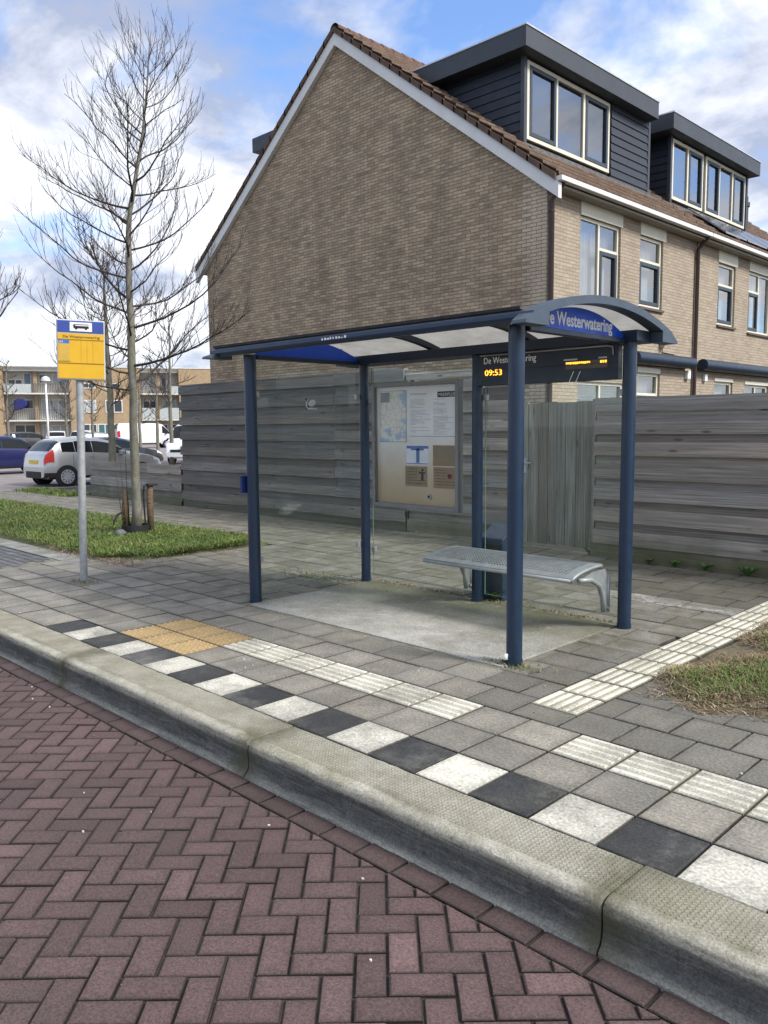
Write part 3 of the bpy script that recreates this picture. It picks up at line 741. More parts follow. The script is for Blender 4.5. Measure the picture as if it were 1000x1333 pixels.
m = MB(); m.box((bx(.385), 5.5422, bz(.525)), (bx(.655), 5.5432, bz(.502))); m.box((bx(.505), 5.5422, bz(.645)), (bx(.545), 5.5432, bz(.525))); m.box((bx(.385), 5.5422, bz(.655)), (bx(.655), 5.5432, bz(.648))); m.box((bx(.44), 5.5422, bz(.54)), (bx(.6), 5.5432, bz(.525)))
m.build('timetable_print', M_TBL, bk)
for k, (u0, v0, u1, v1) in enumerate(((.71, .495, .985, .665), (.365, .675, .64, .845), (.715, .675, .985, .85))):
    sh = sheet('tan_sheet', u0, v0, u1, v1, M_TAN)
    m = MB()
    for r in range(6):
        if k == 0 and r > 3: break
        v = v0+.02+r*.024; m.box((bx(u0+.02), 5.5422, bz(v+.006)), (bx(u0+(.255 if r > 3 or k == 0 else .15)), 5.5432, bz(v)))
    m.build('sheet_print', M_INK if k < 1 else plain('sheet ink', (.11, .085, .05), .6), bk)
    if k == 1:
        m = MB(); m.box((bx(u0+.20), 5.5422, bz(v0+.12)), (bx(u0+.23), 5.5432, bz(v0+.05))); m.box((bx(u0+.175), 5.542, bz(v0+.06)), (bx(u0+.25), 5.5432, bz(v0+.045))); m.box((bx(u0+.205), 5.5422, bz(v0+.04)), (bx(u0+.23), 5.5432, bz(v0+.02))); m.build('pictogram', M_BLACK, bk)
    if k == 2:
        m = MB(); m.prism([(bx(u0+.2)+.035*math.cos(a), bz(v0+.075)+.03*math.sin(a)) for a in [i*.5 for i in range(12)]], lambda p: (p[0], 5.5432, p[1]), lambda p: (p[0], 5.5422, p[1])); m.build('pictogram', plain('pictogram red', (.5, .08, .07), .5), bk)
        m = MB(); m.box((bx(u0+.17), 5.542, bz(v0+.09)), (bx(u0+.215), 5.5423, bz(v0+.055))); m.build('pictogram_bar', M_BLACK, bk)
m = MB(); m.tube([(bx(.67), 5.545, bz(.925)), (bx(.67), 5.53, bz(.925))], [.026, .024], 16); lk = m.build('lock', M_STEEL, IC)
m = MB(); m.tube([(bx(.67), 5.531, bz(.925)), (bx(.67), 5.528, bz(.925))], [.014, .014], 12); m.build('keyhole', M_BLACK, lk)
boxp('front_glass', (px0, 5.515, pz0), (px1, 5.519, pz1), glassm('case glass', (.98, .985, .985), 1.3, .0, ((.6, .58, .52), .05)), IC)

# departure display
DI = thing('departure_display', 'wide dark departure display with orange time hanging under the rear beam', 'display', (-3.7, 5.55, 2))
M_DISP = plain('display case', (.010, .017, .032), .35, 0, .1, 4)
boxp('case', (-4.345, 5.525, 1.87), (-3.035, 5.60, 2.128), M_DISP, DI, bevel=.004)
m = MB(); m.box((-4.345, 5.521, 1.995), (-3.035, 5.5245, 1.998)); m.build('case_seam', M_BLACK, DI)
text('stop_lettering', 'De Westerwatering', M_WHITE, DI, (-4.265, 5.5235, 2.05), (1,0,0), (0,0,1), .055, .52, .002, .008)
M_LED = emis('led orange', (1, .42, .03), 1.5)
text('clock_digits', '09:53', M_LED, DI, (-4.255, 5.5235, 1.953), (1,0,0), (0,0,1), .05, .175, .002, .008)
boxp('led_panel', (-3.475, 5.5225, 1.962), (-3.115, 5.5238, 2.022), plain('led panel', (.10, .085, .06), .4), DI)
m = MB(); x = -3.47
while x < -3.26: w = random.uniform(.008, .02); m.box((x, 5.5212, 2.0+random.choice([0, .003])), (x+w, 5.5222, 2.016)); x += w+.004
m.build('led_row', M_LED, DI)
m = MB()
for k in range(3): m.box((-3.175+k*.02, 5.5212, 1.998), (-3.175+k*.02+.013, 5.5222, 2.016))
m.build('led_minutes', M_LED, DI)
M_HEAD = plain('heading grey', (.5, .5, .5), .6)
for a, b_ in ((-3.49, -3.37), (-3.19, -3.12)): boxp('column_heading', (a, 5.5212, 2.03), (b_, 5.5222, 2.041), M_HEAD, DI)
text('line_number', '3', M_WHITE, DI, (-3.905, 5.5235, 1.945), (1,0,0), (0,0,1), .05, .028, .002, .01)
m = MB()
for dx in (0, .06): m.tube([(-3.44+dx, 5.5205, 1.862), (-3.40+dx, 5.5205, 1.945)], .0035, 6)
m.build('scratch_mark', M_WHITE, DI)
m = MB(); m.tube([(-4.3, 5.515, 2.118), (-3.12, 5.515, 2.118), (-3.07, 5.515, 2.108), (-3.065, 5.515, 2.05)], .006, 8); m.build('cable', M_STEEL, DI, smooth=True)

# ------------------------------------------------------------------ bus stop sign
import mathutils
SG = thing('bus_stop_sign', 'yellow and blue bus stop sign on a grey pole at the left', 'bus stop sign', (-7.872, 3.648, 0), math.atan2(.90, .43), None, True)
m = MB(); SG.rotation_euler.y = .025; m.cyl((-.02, .05, -.02), .037, 2.57, 20); m.build('pole', plain('pole zinc', (.36, .37, .36), .6, .2, .18, 20), SG, smooth=False, autos=40)
sw, z0, z1 = .225, 2.02, 2.605
M_YEL = plain('sign yellow', (.70, .40, .015), .45, 0, .06, 5); M_SBL = plain('header blue', (.035, .07, .30), .45)
bd = boxp('panel', (-sw, -.012, z0), (sw, .012, z1), plain('panel grey', (.5, .5, .5), .5, .3), SG, bevel=.01)
boxp('yellow_field', (-sw+.012, -.0155, z0+.015), (sw-.012, -.0125, z1-.135), M_YEL, bd)
boxp('blue_field', (-sw+.012, -.0155, z1-.125), (sw-.012, -.0125, z1-.012), M_SBL, bd)
boxp('icon_plate', (-.10, -.018, z1-.112), (.105, -.0158, z1-.025), M_WHITE, bd)
m = MB(); m.box((-.065, -.020, z1-.083), (.075, -.0182, z1-.06)); m.box((-.06, -.020, z1-.049), (.075, -.0182, z1-.044)); m.box((-.068, -.020, z1-.062), (-.05, -.0182, z1-.05))
for x in (-.04, .05): m.tube([(x, -.020, z1-.085), (x, -.0182, z1-.085)], .011, 10)
m.build('bus_pictogram', M_BLACK, bd)
text('stop_lettering', 'De Westerwatering', M_BLACK, bd, (-sw+.06, -.0158, z1-.178), (1,0,0), (0,0,1), .026, .34, .001, .006)
M_RAILB = plain('rail brown', (.28, .16, .02), .5)
for a, b_ in (((-sw+.012, -.0185, z1-.197), (sw-.012, -.0158, z1-.19)), ((-sw+.012, -.0185, z0+.158), (sw-.012, -.0158, z0+.166)), ((-sw+.014, -.0178, z0+.175), (-sw+.125, -.0158, z0+.18))): boxp('slot_rail', a, b_, M_RAILB, bd)
M_DIVI = plain('divider', (.45, .25, .02), .5)
for x in (.0, .055, .11): boxp('slot_divider', (x, -.0172, z0+.166), (x+.0015, -.0158, z1-.197), M_DIVI, bd)
boxp('line_plate', (-sw+.02, -.0178, z1-.232), (-sw+.118, -.0158, z1-.199), plain('line blue', (.04, .16, .5), .5), bd)
text('line_number', '63', M_WHITE, bd, (-sw+.028, -.0179, z1-.226), (1,0,0), (0,0,1), .018, .03, .001)
boxp('line_text_plate', (-sw+.02, -.0172, z0+.185), (-sw+.118, -.0158, z1-.234), plain('faded yellow', (.60, .38, .06), .5), bd)

# ------------------------------------------------------------------ fences
M_WOOD_L = woodm('grey weathered wood', (.118, .108, .10), (.31, .292, .275), .3)
M_WOOD_R = woodm('pale weathered wood', (.18, .16, .14), (.46, .42, .375), .7)
M_WOOD_G = woodm('gate wood', (.12, .11, .095), (.4, .37, .32), .3, True)
def shade(lo=.72, hi=1.22): v = random.uniform(lo, hi); w = random.uniform(-.05, .07); return (v*(1+w), v, v*(1-w))
def lapped(q, x0, x1, y, z0, z1, front, rec, lens, first_front=True):
    z = z1; f = first_front
    while z > z0 + .03:
        h = min(front if f else rec, z-z0)*random.uniform(.96, 1.04)
        x = x0; st = lens
        while x < x1 - .02:
            xe = min(x1, x+st); st = lens
            if x1-xe < .3: xe = x1
            q.col = shade(.74, 1.18) if f else shade(.66, 1.05); dy = random.uniform(-.004, .004); dz = random.uniform(-.006, .006); sl = random.uniform(-.006, .006)
            ya = y-.04 if f else y+.006
            a = (x+.002, ya+dy, z-h-(.016 if not f else 0)+dz); b_ = (xe-.002, ya+.021+dy, z+(.016 if not f else 0)+dz)
            q.add([(a[0],a[1],a[2]),(b_[0],a[1],a[2]+sl),(b_[0],b_[1],a[2]+sl),(a[0],b_[1],a[2]),(a[0],a[1]+.003,b_[2]),(b_[0],a[1]+.003,b_[2]+sl),(b_[0],b_[1],b_[2]+sl),(a[0],b_[1],b_[2])],
                  [(0,3,2,1),(4,5,6,7),(0,1,5,4),(1,2,6,5),(2,3,7,6),(3,0,4,7)])
            x = xe
        z -= h; f = not f
FL = thing('board_fence', 'tall dark grey horizontal board fence left of the information case', 'fence', (-14.1, 8.6, 0))
m = MB(); lapped(m, -14.08, -8.05, 8.6, .13, 2.33, .158, .132, 2.26)
m.col = (.6, .62, .55); m.box((-14.06, 8.585, -.02), (-8.05, 8.612, .135)); m.build('boards', M_WOOD_L, FL)
for x in (-14.03, -11.8, -9.9, -8.1): m = MB(); m.col = shade(.5, .7); m.box((x-.04, 8.63, 0), (x+.04, 8.71, 2.25)); m.build('fence_post', M_WOOD_L, FL)
m = MB(); m.col = (1.1, 1.05, 1); m.box((-14.1, 8.57, 2.335), (-8.05, 8.66, 2.36)); m.build('cap_rail', M_WOOD_L, FL)
FM = thing('board_fence', 'lower grey board fence with brightly lit broken top rail behind the information case', 'fence', (-7, 8.64, 0))
m = MB(); lapped(m, -8.04, -6.72, 8.64, .02, 2.15, .16, .12, 2.6); m.build('boards', M_WOOD_R, FM)
m = MB(); m.col = (1.5, 1.5, 1.5); m.box((-8.04, 8.6, 2.19), (-6.72, 8.66, 2.26)); m.col = (2.2, 2.2, 2.1); m.box((-8.04, 8.59, 2.262), (-6.72, 8.67, 2.282)); m.build('top_rail', M_WOOD_R, FM)  # rail and cap coloured brighter to give a lit top edge
for x in (-7.98, -6.76): m = MB(); m.col = shade(.6, .8); m.box((x-.04, 8.67, 0), (x+.04, 8.74, 2.2)); m.build('fence_post', M_WOOD_L, FM)
FN = thing('board_fence', 'grey lapped fence section directly left of the plank gate', 'fence', (-6.4, 8.62, 0))
m = MB(); lapped(m, -6.71, -6.17, 8.62, .02, 1.86, .155, .095, 2.6); m.build('boards', M_WOOD_R, FN)
m = MB(); m.col = (.35, .33, .3); m.box((-6.715, 8.60, 1.862), (-6.10, 8.66, 2.03)); m.build('shaded_gap_strip', M_WOOD_L, FN)  # dark strip filling the gap above the boards, coloured as its shade
m = MB(); m.col = shade(.7, .8); m.box((-6.17, 8.60, 0), (-6.09, 8.68, 1.9)); m.build('fence_post', M_WOOD_R, FN)
GA = thing('garden_gate', 'grey vertical plank garden gate with a metal handle between board fences', 'gate', (-5.5, 8.62, 0))
m = MB(); x = -6.08
while x < -4.93:
    w = random.uniform(.12, .15); xe = min(x+w, -4.92); m.col = shade(.7, 1.15); dz = random.uniform(-.01, .01)
    m.box((x+.003, 8.61+random.uniform(-.003, .003), .05), (xe-.003, 8.632, 1.81+dz)); x = xe
m.build('planks', woodm('gate planks', (.12, .115, .095), (.40, .38, .32), .25, True), GA)
for z in (.3, 1.6): m = MB(); m.col = (.7, .7, .65); m.box((-6.06, 8.634, z), (-4.94, 8.66, z+.1)); m.build('ledge', M_WOOD_G, GA)
m = MB(); m.box((-6.0, 8.600, .93), (-5.96, 8.609, 1.12)); m.tube([(-5.98, 8.605, 1.06), (-5.98, 8.56, 1.06), (-5.86, 8.555, 1.06)], .010, 8); m.build('handle', M_STEEL, GA, bevel=.002)
FR_ = thing('board_fence', 'pale weathered lapped board fence at the far right below the houses', 'fence', (-4, 8.4, 0))
m = MB(); lapped(m, -4.88, -2.47, 8.42, .17, 1.83, .155, .095, 2.5); lapped(m, -2.45, 3.4, 8.42, .17, 1.85, .155, .095, 2.0)
m.col = (.75, .72, .6); m.box((-4.88, 8.4, -.02), (3.4, 8.425, .175)); m.build('boards', M_WOOD_R, FR_)
for x in (-4.84, -2.46, -.5, 1.5, 3.36): m = MB(); m.col = shade(.6, .8); m.box((x-.04, 8.46, 0), (x+.04, 8.53, 1.8)); m.build('fence_post', M_WOOD_R, FR_)
m = MB(); m.col = shade(.7, .8); m.box((-4.92, 8.41, 0), (-4.885, 8.60, 1.83)); m.build('return_board', M_WOOD_R, FR_)
FW = thing('low_fence', 'knee high weathered board fence in front of the silver car', 'fence', (-16, 8.58, 0))
m = MB(); lapped(m, -18.0, -14.12, 8.6, .0, .80, .19, .15, 2.6); m.build('boards', M_WOOD_R, FW)
for x in (-17.9, -16, -14.2): m = MB(); m.col = shade(.6, .8); m.box((x-.04, 8.63, 0), (x+.04, 8.71, .78)); m.build('fence_post', M_WOOD_R, FW)

# weeds at the foot of the right fence: countable clumps
M_LEAF = grassm('weed leaf', .8, 1.2)
def weed(x, y, n, h, label, grp):
    q = MB()
    for k in range(n):
        a = random.uniform(0, 6.283); L = random.uniform(.5, 1)*h; v = random.uniform(.7, 1.2); q.col = (.07*v, .15*v, .035*v)
        dx, dy = math.cos(a), math.sin(a); w = L*.12
        p = [(x+dx*L*t*.75, y+dy*L*t*.75*.6, L*(t*1.1-.5*t*t)) for t in (0, .35, .7, 1)]
        q.add([(p[0][0], p[0][1], 0), (p[1][0]-dy*w, p[1][1]+dx*w, p[1][2]), (p[2][0]-dy*w, p[2][1]+dx*w, p[2][2]), p[3], (p[2][0]+dy*w, p[2][1]-dx*w, p[2][2]), (p[1][0]+dy*w, p[1][1]-dx*w, p[1][2])], [(0,1,2,3,4,5)])
    return tag(q.build('weed', M_LEAF), label, 'weed', grp)
for k, (x, y, n, h, lab) in enumerate(((-4.15, 8.33, 26, .11, 'small green weed at the fence foot just right of the shelter post'), (-3.85, 8.33, 34, .13, 'green weed under the mossy base board of the right fence'),
        (-3.52, 8.33, 22, .15, 'upright green weed tuft at the middle of the right fence'), (-3.08, 8.32, 44, .17, 'bushiest green weed at the right fence near the edge of view'),
        (-2.78, 8.32, 40, .16, 'green weed at the rightmost end of the visible fence foot'), (-4.98, 8.5, 24, .15, 'green weed growing in the corner beside the plank gate'),
        (-4.27, 5.69, 46, .16, 'leafy weed growing at the foot of the dark blue bin'))):
    weed(x, y, n, h, lab, 'weeds in the paving joints')
# ------------------------------------------------------------------ row houses
M_GBRICK = brickm('gable brick', (.55, .415, .28), (.36, .268, .178), (.21, .172, .132), (.215, .162, .118), streak=.8, quoin=(.56, .46, .34))
M_FBRICK = brickm('facade brick', (.44, .36, .27), (.37, .30, .22), (.27, .235, .19), (.27, .21, .155), streak=.3)
M_TRIM = plain('barge white', (.72, .71, .68), .55, 0, .06, 3)
M_CREAM = plain('window cream', (.72, .67, .54), .5, 0, .05, 3)
M_SASH = plain('sash grey', (.035, .048, .06), .45)
M_DARKP = plain('dormer slate', (.016, .021, .032), .5, 0, .12, 3)
M_FASC = plain('fascia slate', (.040, .046, .056), .5, 0, .1, 2)
M_SOFF = plain('soffit', (.32, .29, .24), .7)
M_ALU = plain('aluminium trim', (.55, .56, .57), .4, .5)
M_PIPE = plain('brown pipe', (.055, .03, .027), .5)
M_PANE = glassm('window glass', (.66, .69, .70), 1.5, .2, None, True)
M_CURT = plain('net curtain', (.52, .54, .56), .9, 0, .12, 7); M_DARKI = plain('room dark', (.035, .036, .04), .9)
def tilem():
    t = NT('roof tile'); at = t.attr()
    c = t.mix(1, at, t.ramp(t.noise(7, 5, .7), [(.3, .65), (.7, 1.2)]), 'MULTIPLY')
    c = t.mix(t.ramp(t.noise(2.5, 5, .7), [(.5, 0.0), (.75, .5)]), c, (.075, .065, .045))
    nf = t.noise(60, 3); return t.fin(c, .8, 0, t.bump(nf, .3, .004), .3)
M_TILE = tilem()
RX, RZ, RK = -13.1, 9.66, .755
def zroof(x): return RZ - RK*abs(x-RX)
EX0, EX1 = -18.52, -7.70

def wall_holes(q, X, y0, y1, z0, z1, holes, dep=.11):
    ys_ = sorted({y0, y1, *[h[0] for h in holes], *[h[1] for h in holes]}); zs = sorted({z0, z1, *[h[2] for h in holes], *[h[3] for h in holes]})
    for a, b_ in zip(ys_, ys_[1:]):
        for c, d in zip(zs, zs[1:]):
            if any(h[0] <= a and b_ <= h[1] and h[2] <= c and d <= h[3] for h in holes): continue
            q.quad((X, a, c), (X, b_, c), (X, b_, d), (X, a, d))
    for h in holes:
        a, b_, c, d = h
        q.quad((X, a, c), (X, a, d), (X-dep, a, d), (X-dep, a, c)); q.quad((X, b_, c), (X-dep, b_, c), (X-dep, b_, d), (X, b_, d))
        q.quad((X, a, d), (X, b_, d), (X-dep, b_, d), (X-dep, a, d)); q.quad((X, a, c), (X-dep, a, c), (X-dep, b_, c), (X, b_, c))

def window(parent, X, y0, y1, z0, z1, cells, sashes=(), fw=.06, curtain=.8, mat=None):
    """cells: list of (y0,y1,z0,z1) panes in 0..1; frame is the rest"""
    W_, H_ = y1-y0, z1-z0; q = MB()
    ys_ = sorted({0, 1, *[c[0] for c in cells], *[c[1] for c in cells]})
    q.box((X-.06, y0, z0), (X, y1, z0+fw)); q.box((X-.06, y0, z1-fw), (X, y1, z1)); q.box((X-.06, y0, z0+fw), (X, y0+fw, z1-fw)); q.box((X-.06, y1-fw, z0+fw), (X, y1, z1-fw))
    done = set()
    for c in cells:
        if 0 < c[1] < 1 and c[1] not in done:
            done.add(c[1]); y = y0+W_*c[1]; q.box((X-.058, y-fw*.5, z0+fw), (X-.003, y+fw*.5, z1-fw))
        if 0 < c[2]: y = (y0+W_*c[0]+(fw if c[0] == 0 else fw*.5), y0+W_*c[1]-(fw if c[1] == 1 else fw*.5)); z = z0+H_*c[2]; q.box((X-.056, y[0], z-fw*.45), (X-.004, y[1], z+fw*.45))
    f = q.build('window', mat or M_CREAM, parent, bevel=.004, seg=1)
    m = MB(); m.quad((X-.035, y0+fw*.5, z0+fw*.5), (X-.035, y1-fw*.5, z0+fw*.5), (X-.035, y1-fw*.5, z1-fw*.5), (X-.035, y0+fw*.5, z1-fw*.5)); m.build('pane', M_PANE, f)
    if sashes:
        for i in sashes:
            q = MB(); c = cells[i]; a = y0+W_*c[0]+(fw if c[0] == 0 else fw*.5); b_ = y0+W_*c[1]-(fw if c[1] == 1 else fw*.5); lo = z0+H_*c[2]+(fw if c[2] == 0 else fw*.45); hi = z0+H_*c[3]-(fw if c[3] == 1 else fw*.45); t = .075
            for bb in (((a, lo), (a+t, hi)), ((b_-t, lo), (b_, hi)), ((a+t, lo), (b_-t, lo+t)), ((a+t, hi-t), (b_-t, hi))): q.box((X-.05, *bb[0]), (X+.012, *bb[1]))
            q.build('sash', M_SASH, f, bevel=.004, seg=1)
    q = MB(); n = 40                                       # folded net curtains a hand behind the glass
    rows = []
    for zz in (z0+(1-curtain)*H_, z1): rows.append([(X-.19+.02*math.sin(k*1.9), y0+W_*k/n, zz) for k in range(n+1)])
    q.grid(rows); q.build('curtain', M_CURT, f, smooth=True)
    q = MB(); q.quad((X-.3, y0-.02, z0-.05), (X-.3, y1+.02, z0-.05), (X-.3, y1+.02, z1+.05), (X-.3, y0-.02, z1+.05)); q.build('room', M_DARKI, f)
    return f

def tiles(q, side, y0, y1, wv=.24, ln=.335):
    """interlocking tiles on one slope; rows lap downwards"""
    nrow = int(math.hypot(5.4, 5.4*RK)/ln)+1; L = math.hypot(1, RK); ncol = int(round((y1-y0)/wv)); wv = (y1-y0)/ncol
    for r in range(nrow):
        s0, s1 = r*ln, min((r+1)*ln+.04, 6.80)
        if s0 > 6.75: break
        for c in range(ncol):
            v = random.gauss(1, .09); u = random.random(); q.col = (.165*v, (.098+.02*u)*v, (.066+.014*u)*v)
            rows = []
            for s, lift in ((s0, .03), (s1, .08), (s1, .02)):
                x = RX + side*s/L; z = RZ - RK*s/L + lift
                rows.append([(x, y0+wv*(c+k/6), z + .05*math.cos(2*math.pi*(k/6)) + random.uniform(-.002, .002)) for k in range(7)])
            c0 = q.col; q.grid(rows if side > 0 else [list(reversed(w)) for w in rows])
            for k in range(7): q.c[-1-k] = tuple(v_*.3 for v_ in c0)              # dirt and the shadow gap coloured into the lower lip; dirt in the valleys
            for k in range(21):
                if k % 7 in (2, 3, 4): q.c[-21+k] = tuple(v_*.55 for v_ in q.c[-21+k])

def dormer(parent, fy0, fy1, y0, y1, wins, extra, zf=(8.14, 8.49), xf=-8.97, solar=False):
    D = bpy.data.objects.new('dormer', None); col.objects.link(D); D.parent = parent; ORG[D.name] = ORG[parent.name]; D.empty_display_size = .2
    zb_, zt = zf; xr = RX+(RZ+.05-zb_)/RK; xt = RX+(RZ+.05-zt)/RK
    m = MB(); m.box((xr-.75, fy0, zb_), (xf+.25, fy1, zt)); m.build('dormer_roof', M_FASC, D, bevel=.006)
    m = MB(); m.box((xr-.75, fy0-.012, zt-.004), (xf+.265, fy1+.012, zt+.022)); m.build('roof_trim', M_ALU, D)
    zlo = zroof(xf)-.02
    m = MB(); m.box((xf-.1, y0, zlo), (xf-.07, y1, zb_)); 
    m.build('dormer_front', M_DARKP, D)
    for Y, s in ((y0, -1), (y1, 1)):                      # lapped cheek boards
        m = MB(); z = zlo
        while z < zb_-.01:
            h = min(.17, zb_-z); x1 = xf-.001; xb = RX+(RZ-z)/RK
            x0b = min(xb, x1-.02)-.15
            P = [(Y, z+.004), (Y+s*.024, z+.004), (Y+s*.006, z+h), (Y, z+h)]
            m.prism(P if s < 0 else P[::-1], lambda p: (x0b, *p), lambda p: (x1, *p)); z += h
        m.quad((xf-.001, Y, zlo), (xf-.001, Y, zb_), (xr, Y, zb_), (xr, Y, zlo))
        m.build('cheek_boards', M_DARKP, D)
        boxp('corner_post', (xf-.06, Y-.045, zlo), (xf+.02, Y+.045, zb_), M_FASC, D)
    for (a, b_, za, zz, cells, sashes, cur) in wins:
        w = window(parent, xf+.005, a, b_, za, zz, cells, sashes, .075, cur)
    if extra:
        a, b_ = extra; m = MB(); z = zlo
        while z < zb_-.01:
            h = min(.165, zb_-z); P = [(xf-.06, z+.004), (xf+.02, z+.004), (xf-.0, z+h), (xf-.06, z+h)]
            m.prism(P[::-1], lambda p: (p[0], a, p[1]), lambda p: (p[0], b_, p[1])); z += h
        m.build('front_boards', M_DARKP, D)
    # lead apron under the front
    a0 = xf+.02; m = MB(); m.add([(a0, y0-.05, zlo+.12), (a0, y1+.05, zlo+.12), (a0+.3, y1+.05, zroof(a0+.3)+.09), (a0+.3, y0-.05, zroof(a0+.3)+.09)], [(0,3,2,1)]); m.build('lead_apron', plain('lead', (.10, .105, .11), .6, .2), D)
    return D

def downpipe(parent, X, y, z0, z1):
    m = MB(); m.tube([(X+.28, y, z1+.12), (X+.16, y, z1+.02), (X+.06, y, z1-.12), (X+.06, y, z0)], .042, 12)
    o = m.build('downpipe', M_PIPE, parent, autos=40)
    m = MB()
    for z in (z1-.3, (z0+z1)/2, z0+.4): m.cyl((X+.06, y, z), .05, .03, 12)
    m.build('pipe_clip', M_PIPE, o); return o

CW = [(0, .5, 0, 1), (.5, 1, .68, 1), (.5, 1, 0, .68)]; CWm = [(0, .5, .68, 1), (0, .5, 0, .68), (.5, 1, 0, 1)]; CT = [(0, 1, .66, 1), (0, 1, 0, .66)]
def row_house(label, y0, y1, wins, panels, dorm, gable=False, pipe=None, awn=None, group='terraced brick houses'):
    Hs = thing('row_house', label, 'house', (-7.95, y0, 0), 0, group)
    X = -7.95
    holes = [w[:4] for w in wins]
    m = MB(); wall_holes(m, X, y0, y1-.02, -.1, 5.52, [(h[0], h[1], h[2], h[3]) for h in holes] + [])
    m.build('front_wall', M_FBRICK, Hs)
    m = MB()
    if gable:
        m.quad((-18.15, y0, -.1), (X, y0, -.1), (X, y0, zroof(X)-.12), (RX, y0, RZ-.12), (-18.15, y0, zroof(-18.15)-.12))
        m.build('gable_wall', M_GBRICK, Hs); m = MB()
    m.quad((-18.15, y0+.01, -.1), (-18.15, y0+.01, 5.4), (-18.15, y1-.02, 5.4), (-18.15, y1-.02, -.1))
    m.quad((X-.01, y1-.03, -.1), (X-.01, y1-.03, zroof(X)-.15), (RX, y1-.03, RZ-.15), (-18.14, y1-.03, zroof(-18.14)-.15), (-18.14, y1-.03, -.1)); m.build('rear_wall', M_GBRICK, Hs)
    m = MB(); ya = y0-.09 if gable else y0
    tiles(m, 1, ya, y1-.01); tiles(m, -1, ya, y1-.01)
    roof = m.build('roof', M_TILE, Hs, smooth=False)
    m = MB()
    for k in range(int((y1-ya)/.33)):
        a = ya+.33*k; v = random.gauss(1, .1); m.col = (.15*v, .08*v, .052*v)
        n = 8; rows = []
        for (yy, rr) in ((a, .13), (a+.345, .118)): rows.append([(RX+rr*math.cos(math.pi*t/n), yy, RZ+.0+rr*math.sin(math.pi*t/n)) for t in range(n+1)])
        m.grid(rows)
    m.build('ridge_tiles', M_TILE, roof)
    if gable:
        m = MB()                                           # stepped verge tiles
        for sd in (1, -1):
            for r in range(20):
                s0, s1 = r*.335, r*.335+.38; L = math.hypot(1, RK); v = random.gauss(1, .14); m.col = (.125*v, .078*v, .056*v)
                a = [(RX+sd*s0/L, RZ-RK*s0/L+.045), (RX+sd*s1/L, RZ-RK*s1/L+.065), (RX+sd*s1/L, RZ-RK*s1/L-.052), (RX+sd*s0/L, RZ-RK*s0/L-.052)]
                if sd < 0: a = a[::-1]
                m.prism(a, lambda p: (p[0], y0-.135, p[1]), lambda p: (p[0], y0-.02, p[1]))
        m.build('verge_tiles', M_TILE, roof)
        m = MB(); h = .245
        for x1 in (EX1+.03, EX0-.02):
            q = [(RX, RZ-.055), (x1, zroof(x1)-.055), (x1, zroof(x1)-.055-h), (RX, RZ-.055-h)]
            if x1 < RX: q = q[::-1]
            m.prism(q, lambda p: (p[0], y0-.10, p[1]), lambda p: (p[0], y0-.003, p[1]))
        m.build('barge_board', M_TRIM, Hs)
    ya = y0-.10 if gable else y0
    for sd, xe in ((1, EX1), (-1, EX0)):
        m = MB(); a, b_ = sorted((xe-sd*.02, xe+sd*.10)); m.box((a, ya, 5.53), (b_, y1, 5.61))
        g_ = m.build('gutter', M_TRIM, Hs, bevel=.008)
        boxp('soffit', (X-.02, y0, 5.47) if sd > 0 else (EX0+.021, y0, 5.47), (EX1-.021, y1-.005, 5.51) if sd > 0 else (-18.13, y1-.005, 5.51), M_SOFF, g_)
    for w in wins:
        window(Hs, X-.045, *w[:4], w[4], w[5], .06, w[6])
        m = MB(); m.box((X-.04, w[0]-.03, w[2]-.055), (X+.05, w[1]+.03, w[2]-.004)); m.build('sill', plain('sill brown', (.11, .075, .06), .6), Hs, bevel=.004)
    for (a, b_, z0, z1) in panels: boxp('lintel_panel', (X-.02, a, z0), (X+.012, b_, z1), M_CREAM, Hs)
    if pipe: downpipe(Hs, X, pipe, .1, 5.4)
    if awn:
        m = MB(); m.tube([(X+.14, awn[0], 2.83), (X+.14, awn[1], 2.83)], .125, 20); m.box((X+.005, awn[0]+.1, 2.78), (X+.1, awn[1]-.1, 2.94)); m.build('awning_box', M_NAVY2, Hs, autos=40)
    for d in dorm: dormer(Hs, *d)
    return Hs
three = [(0, .333, 0, 1), (.333, .666, 0, 1), (.666, 1, 0, 1)]
H1 = row_house('end brick row house whose bare gable wall faces the bus shelter', 12, 17.85,
    [(13.06, 14.5, 3.72, 5.24, CW, (2,), .95), (15.27, 16.25, 3.86, 5.24, CT, (1,), 1.0), (13.05, 14.75, .5, 2.32, [(0, .5, 0, 1), (.5, 1, 0, 1)], (), 1.0), (15.27, 16.25, 1.3, 2.56, CT, (1,), .5)],
    [(13.06, 14.56, 5.242, 5.50), (15.27, 16.36, 5.242, 5.48), (15.27, 16.25, 2.565, 2.67)],
    [(12.45, 17.45, 12.78, 17.50, [(12.85, 15.80, 6.72, 8.10, three, (0, 2), 1.0)], (15.86, 17.46))], True, 12.06, (14.9, 17.46))
downpipe(H1, -7.95, 17.78, .1, 5.4)
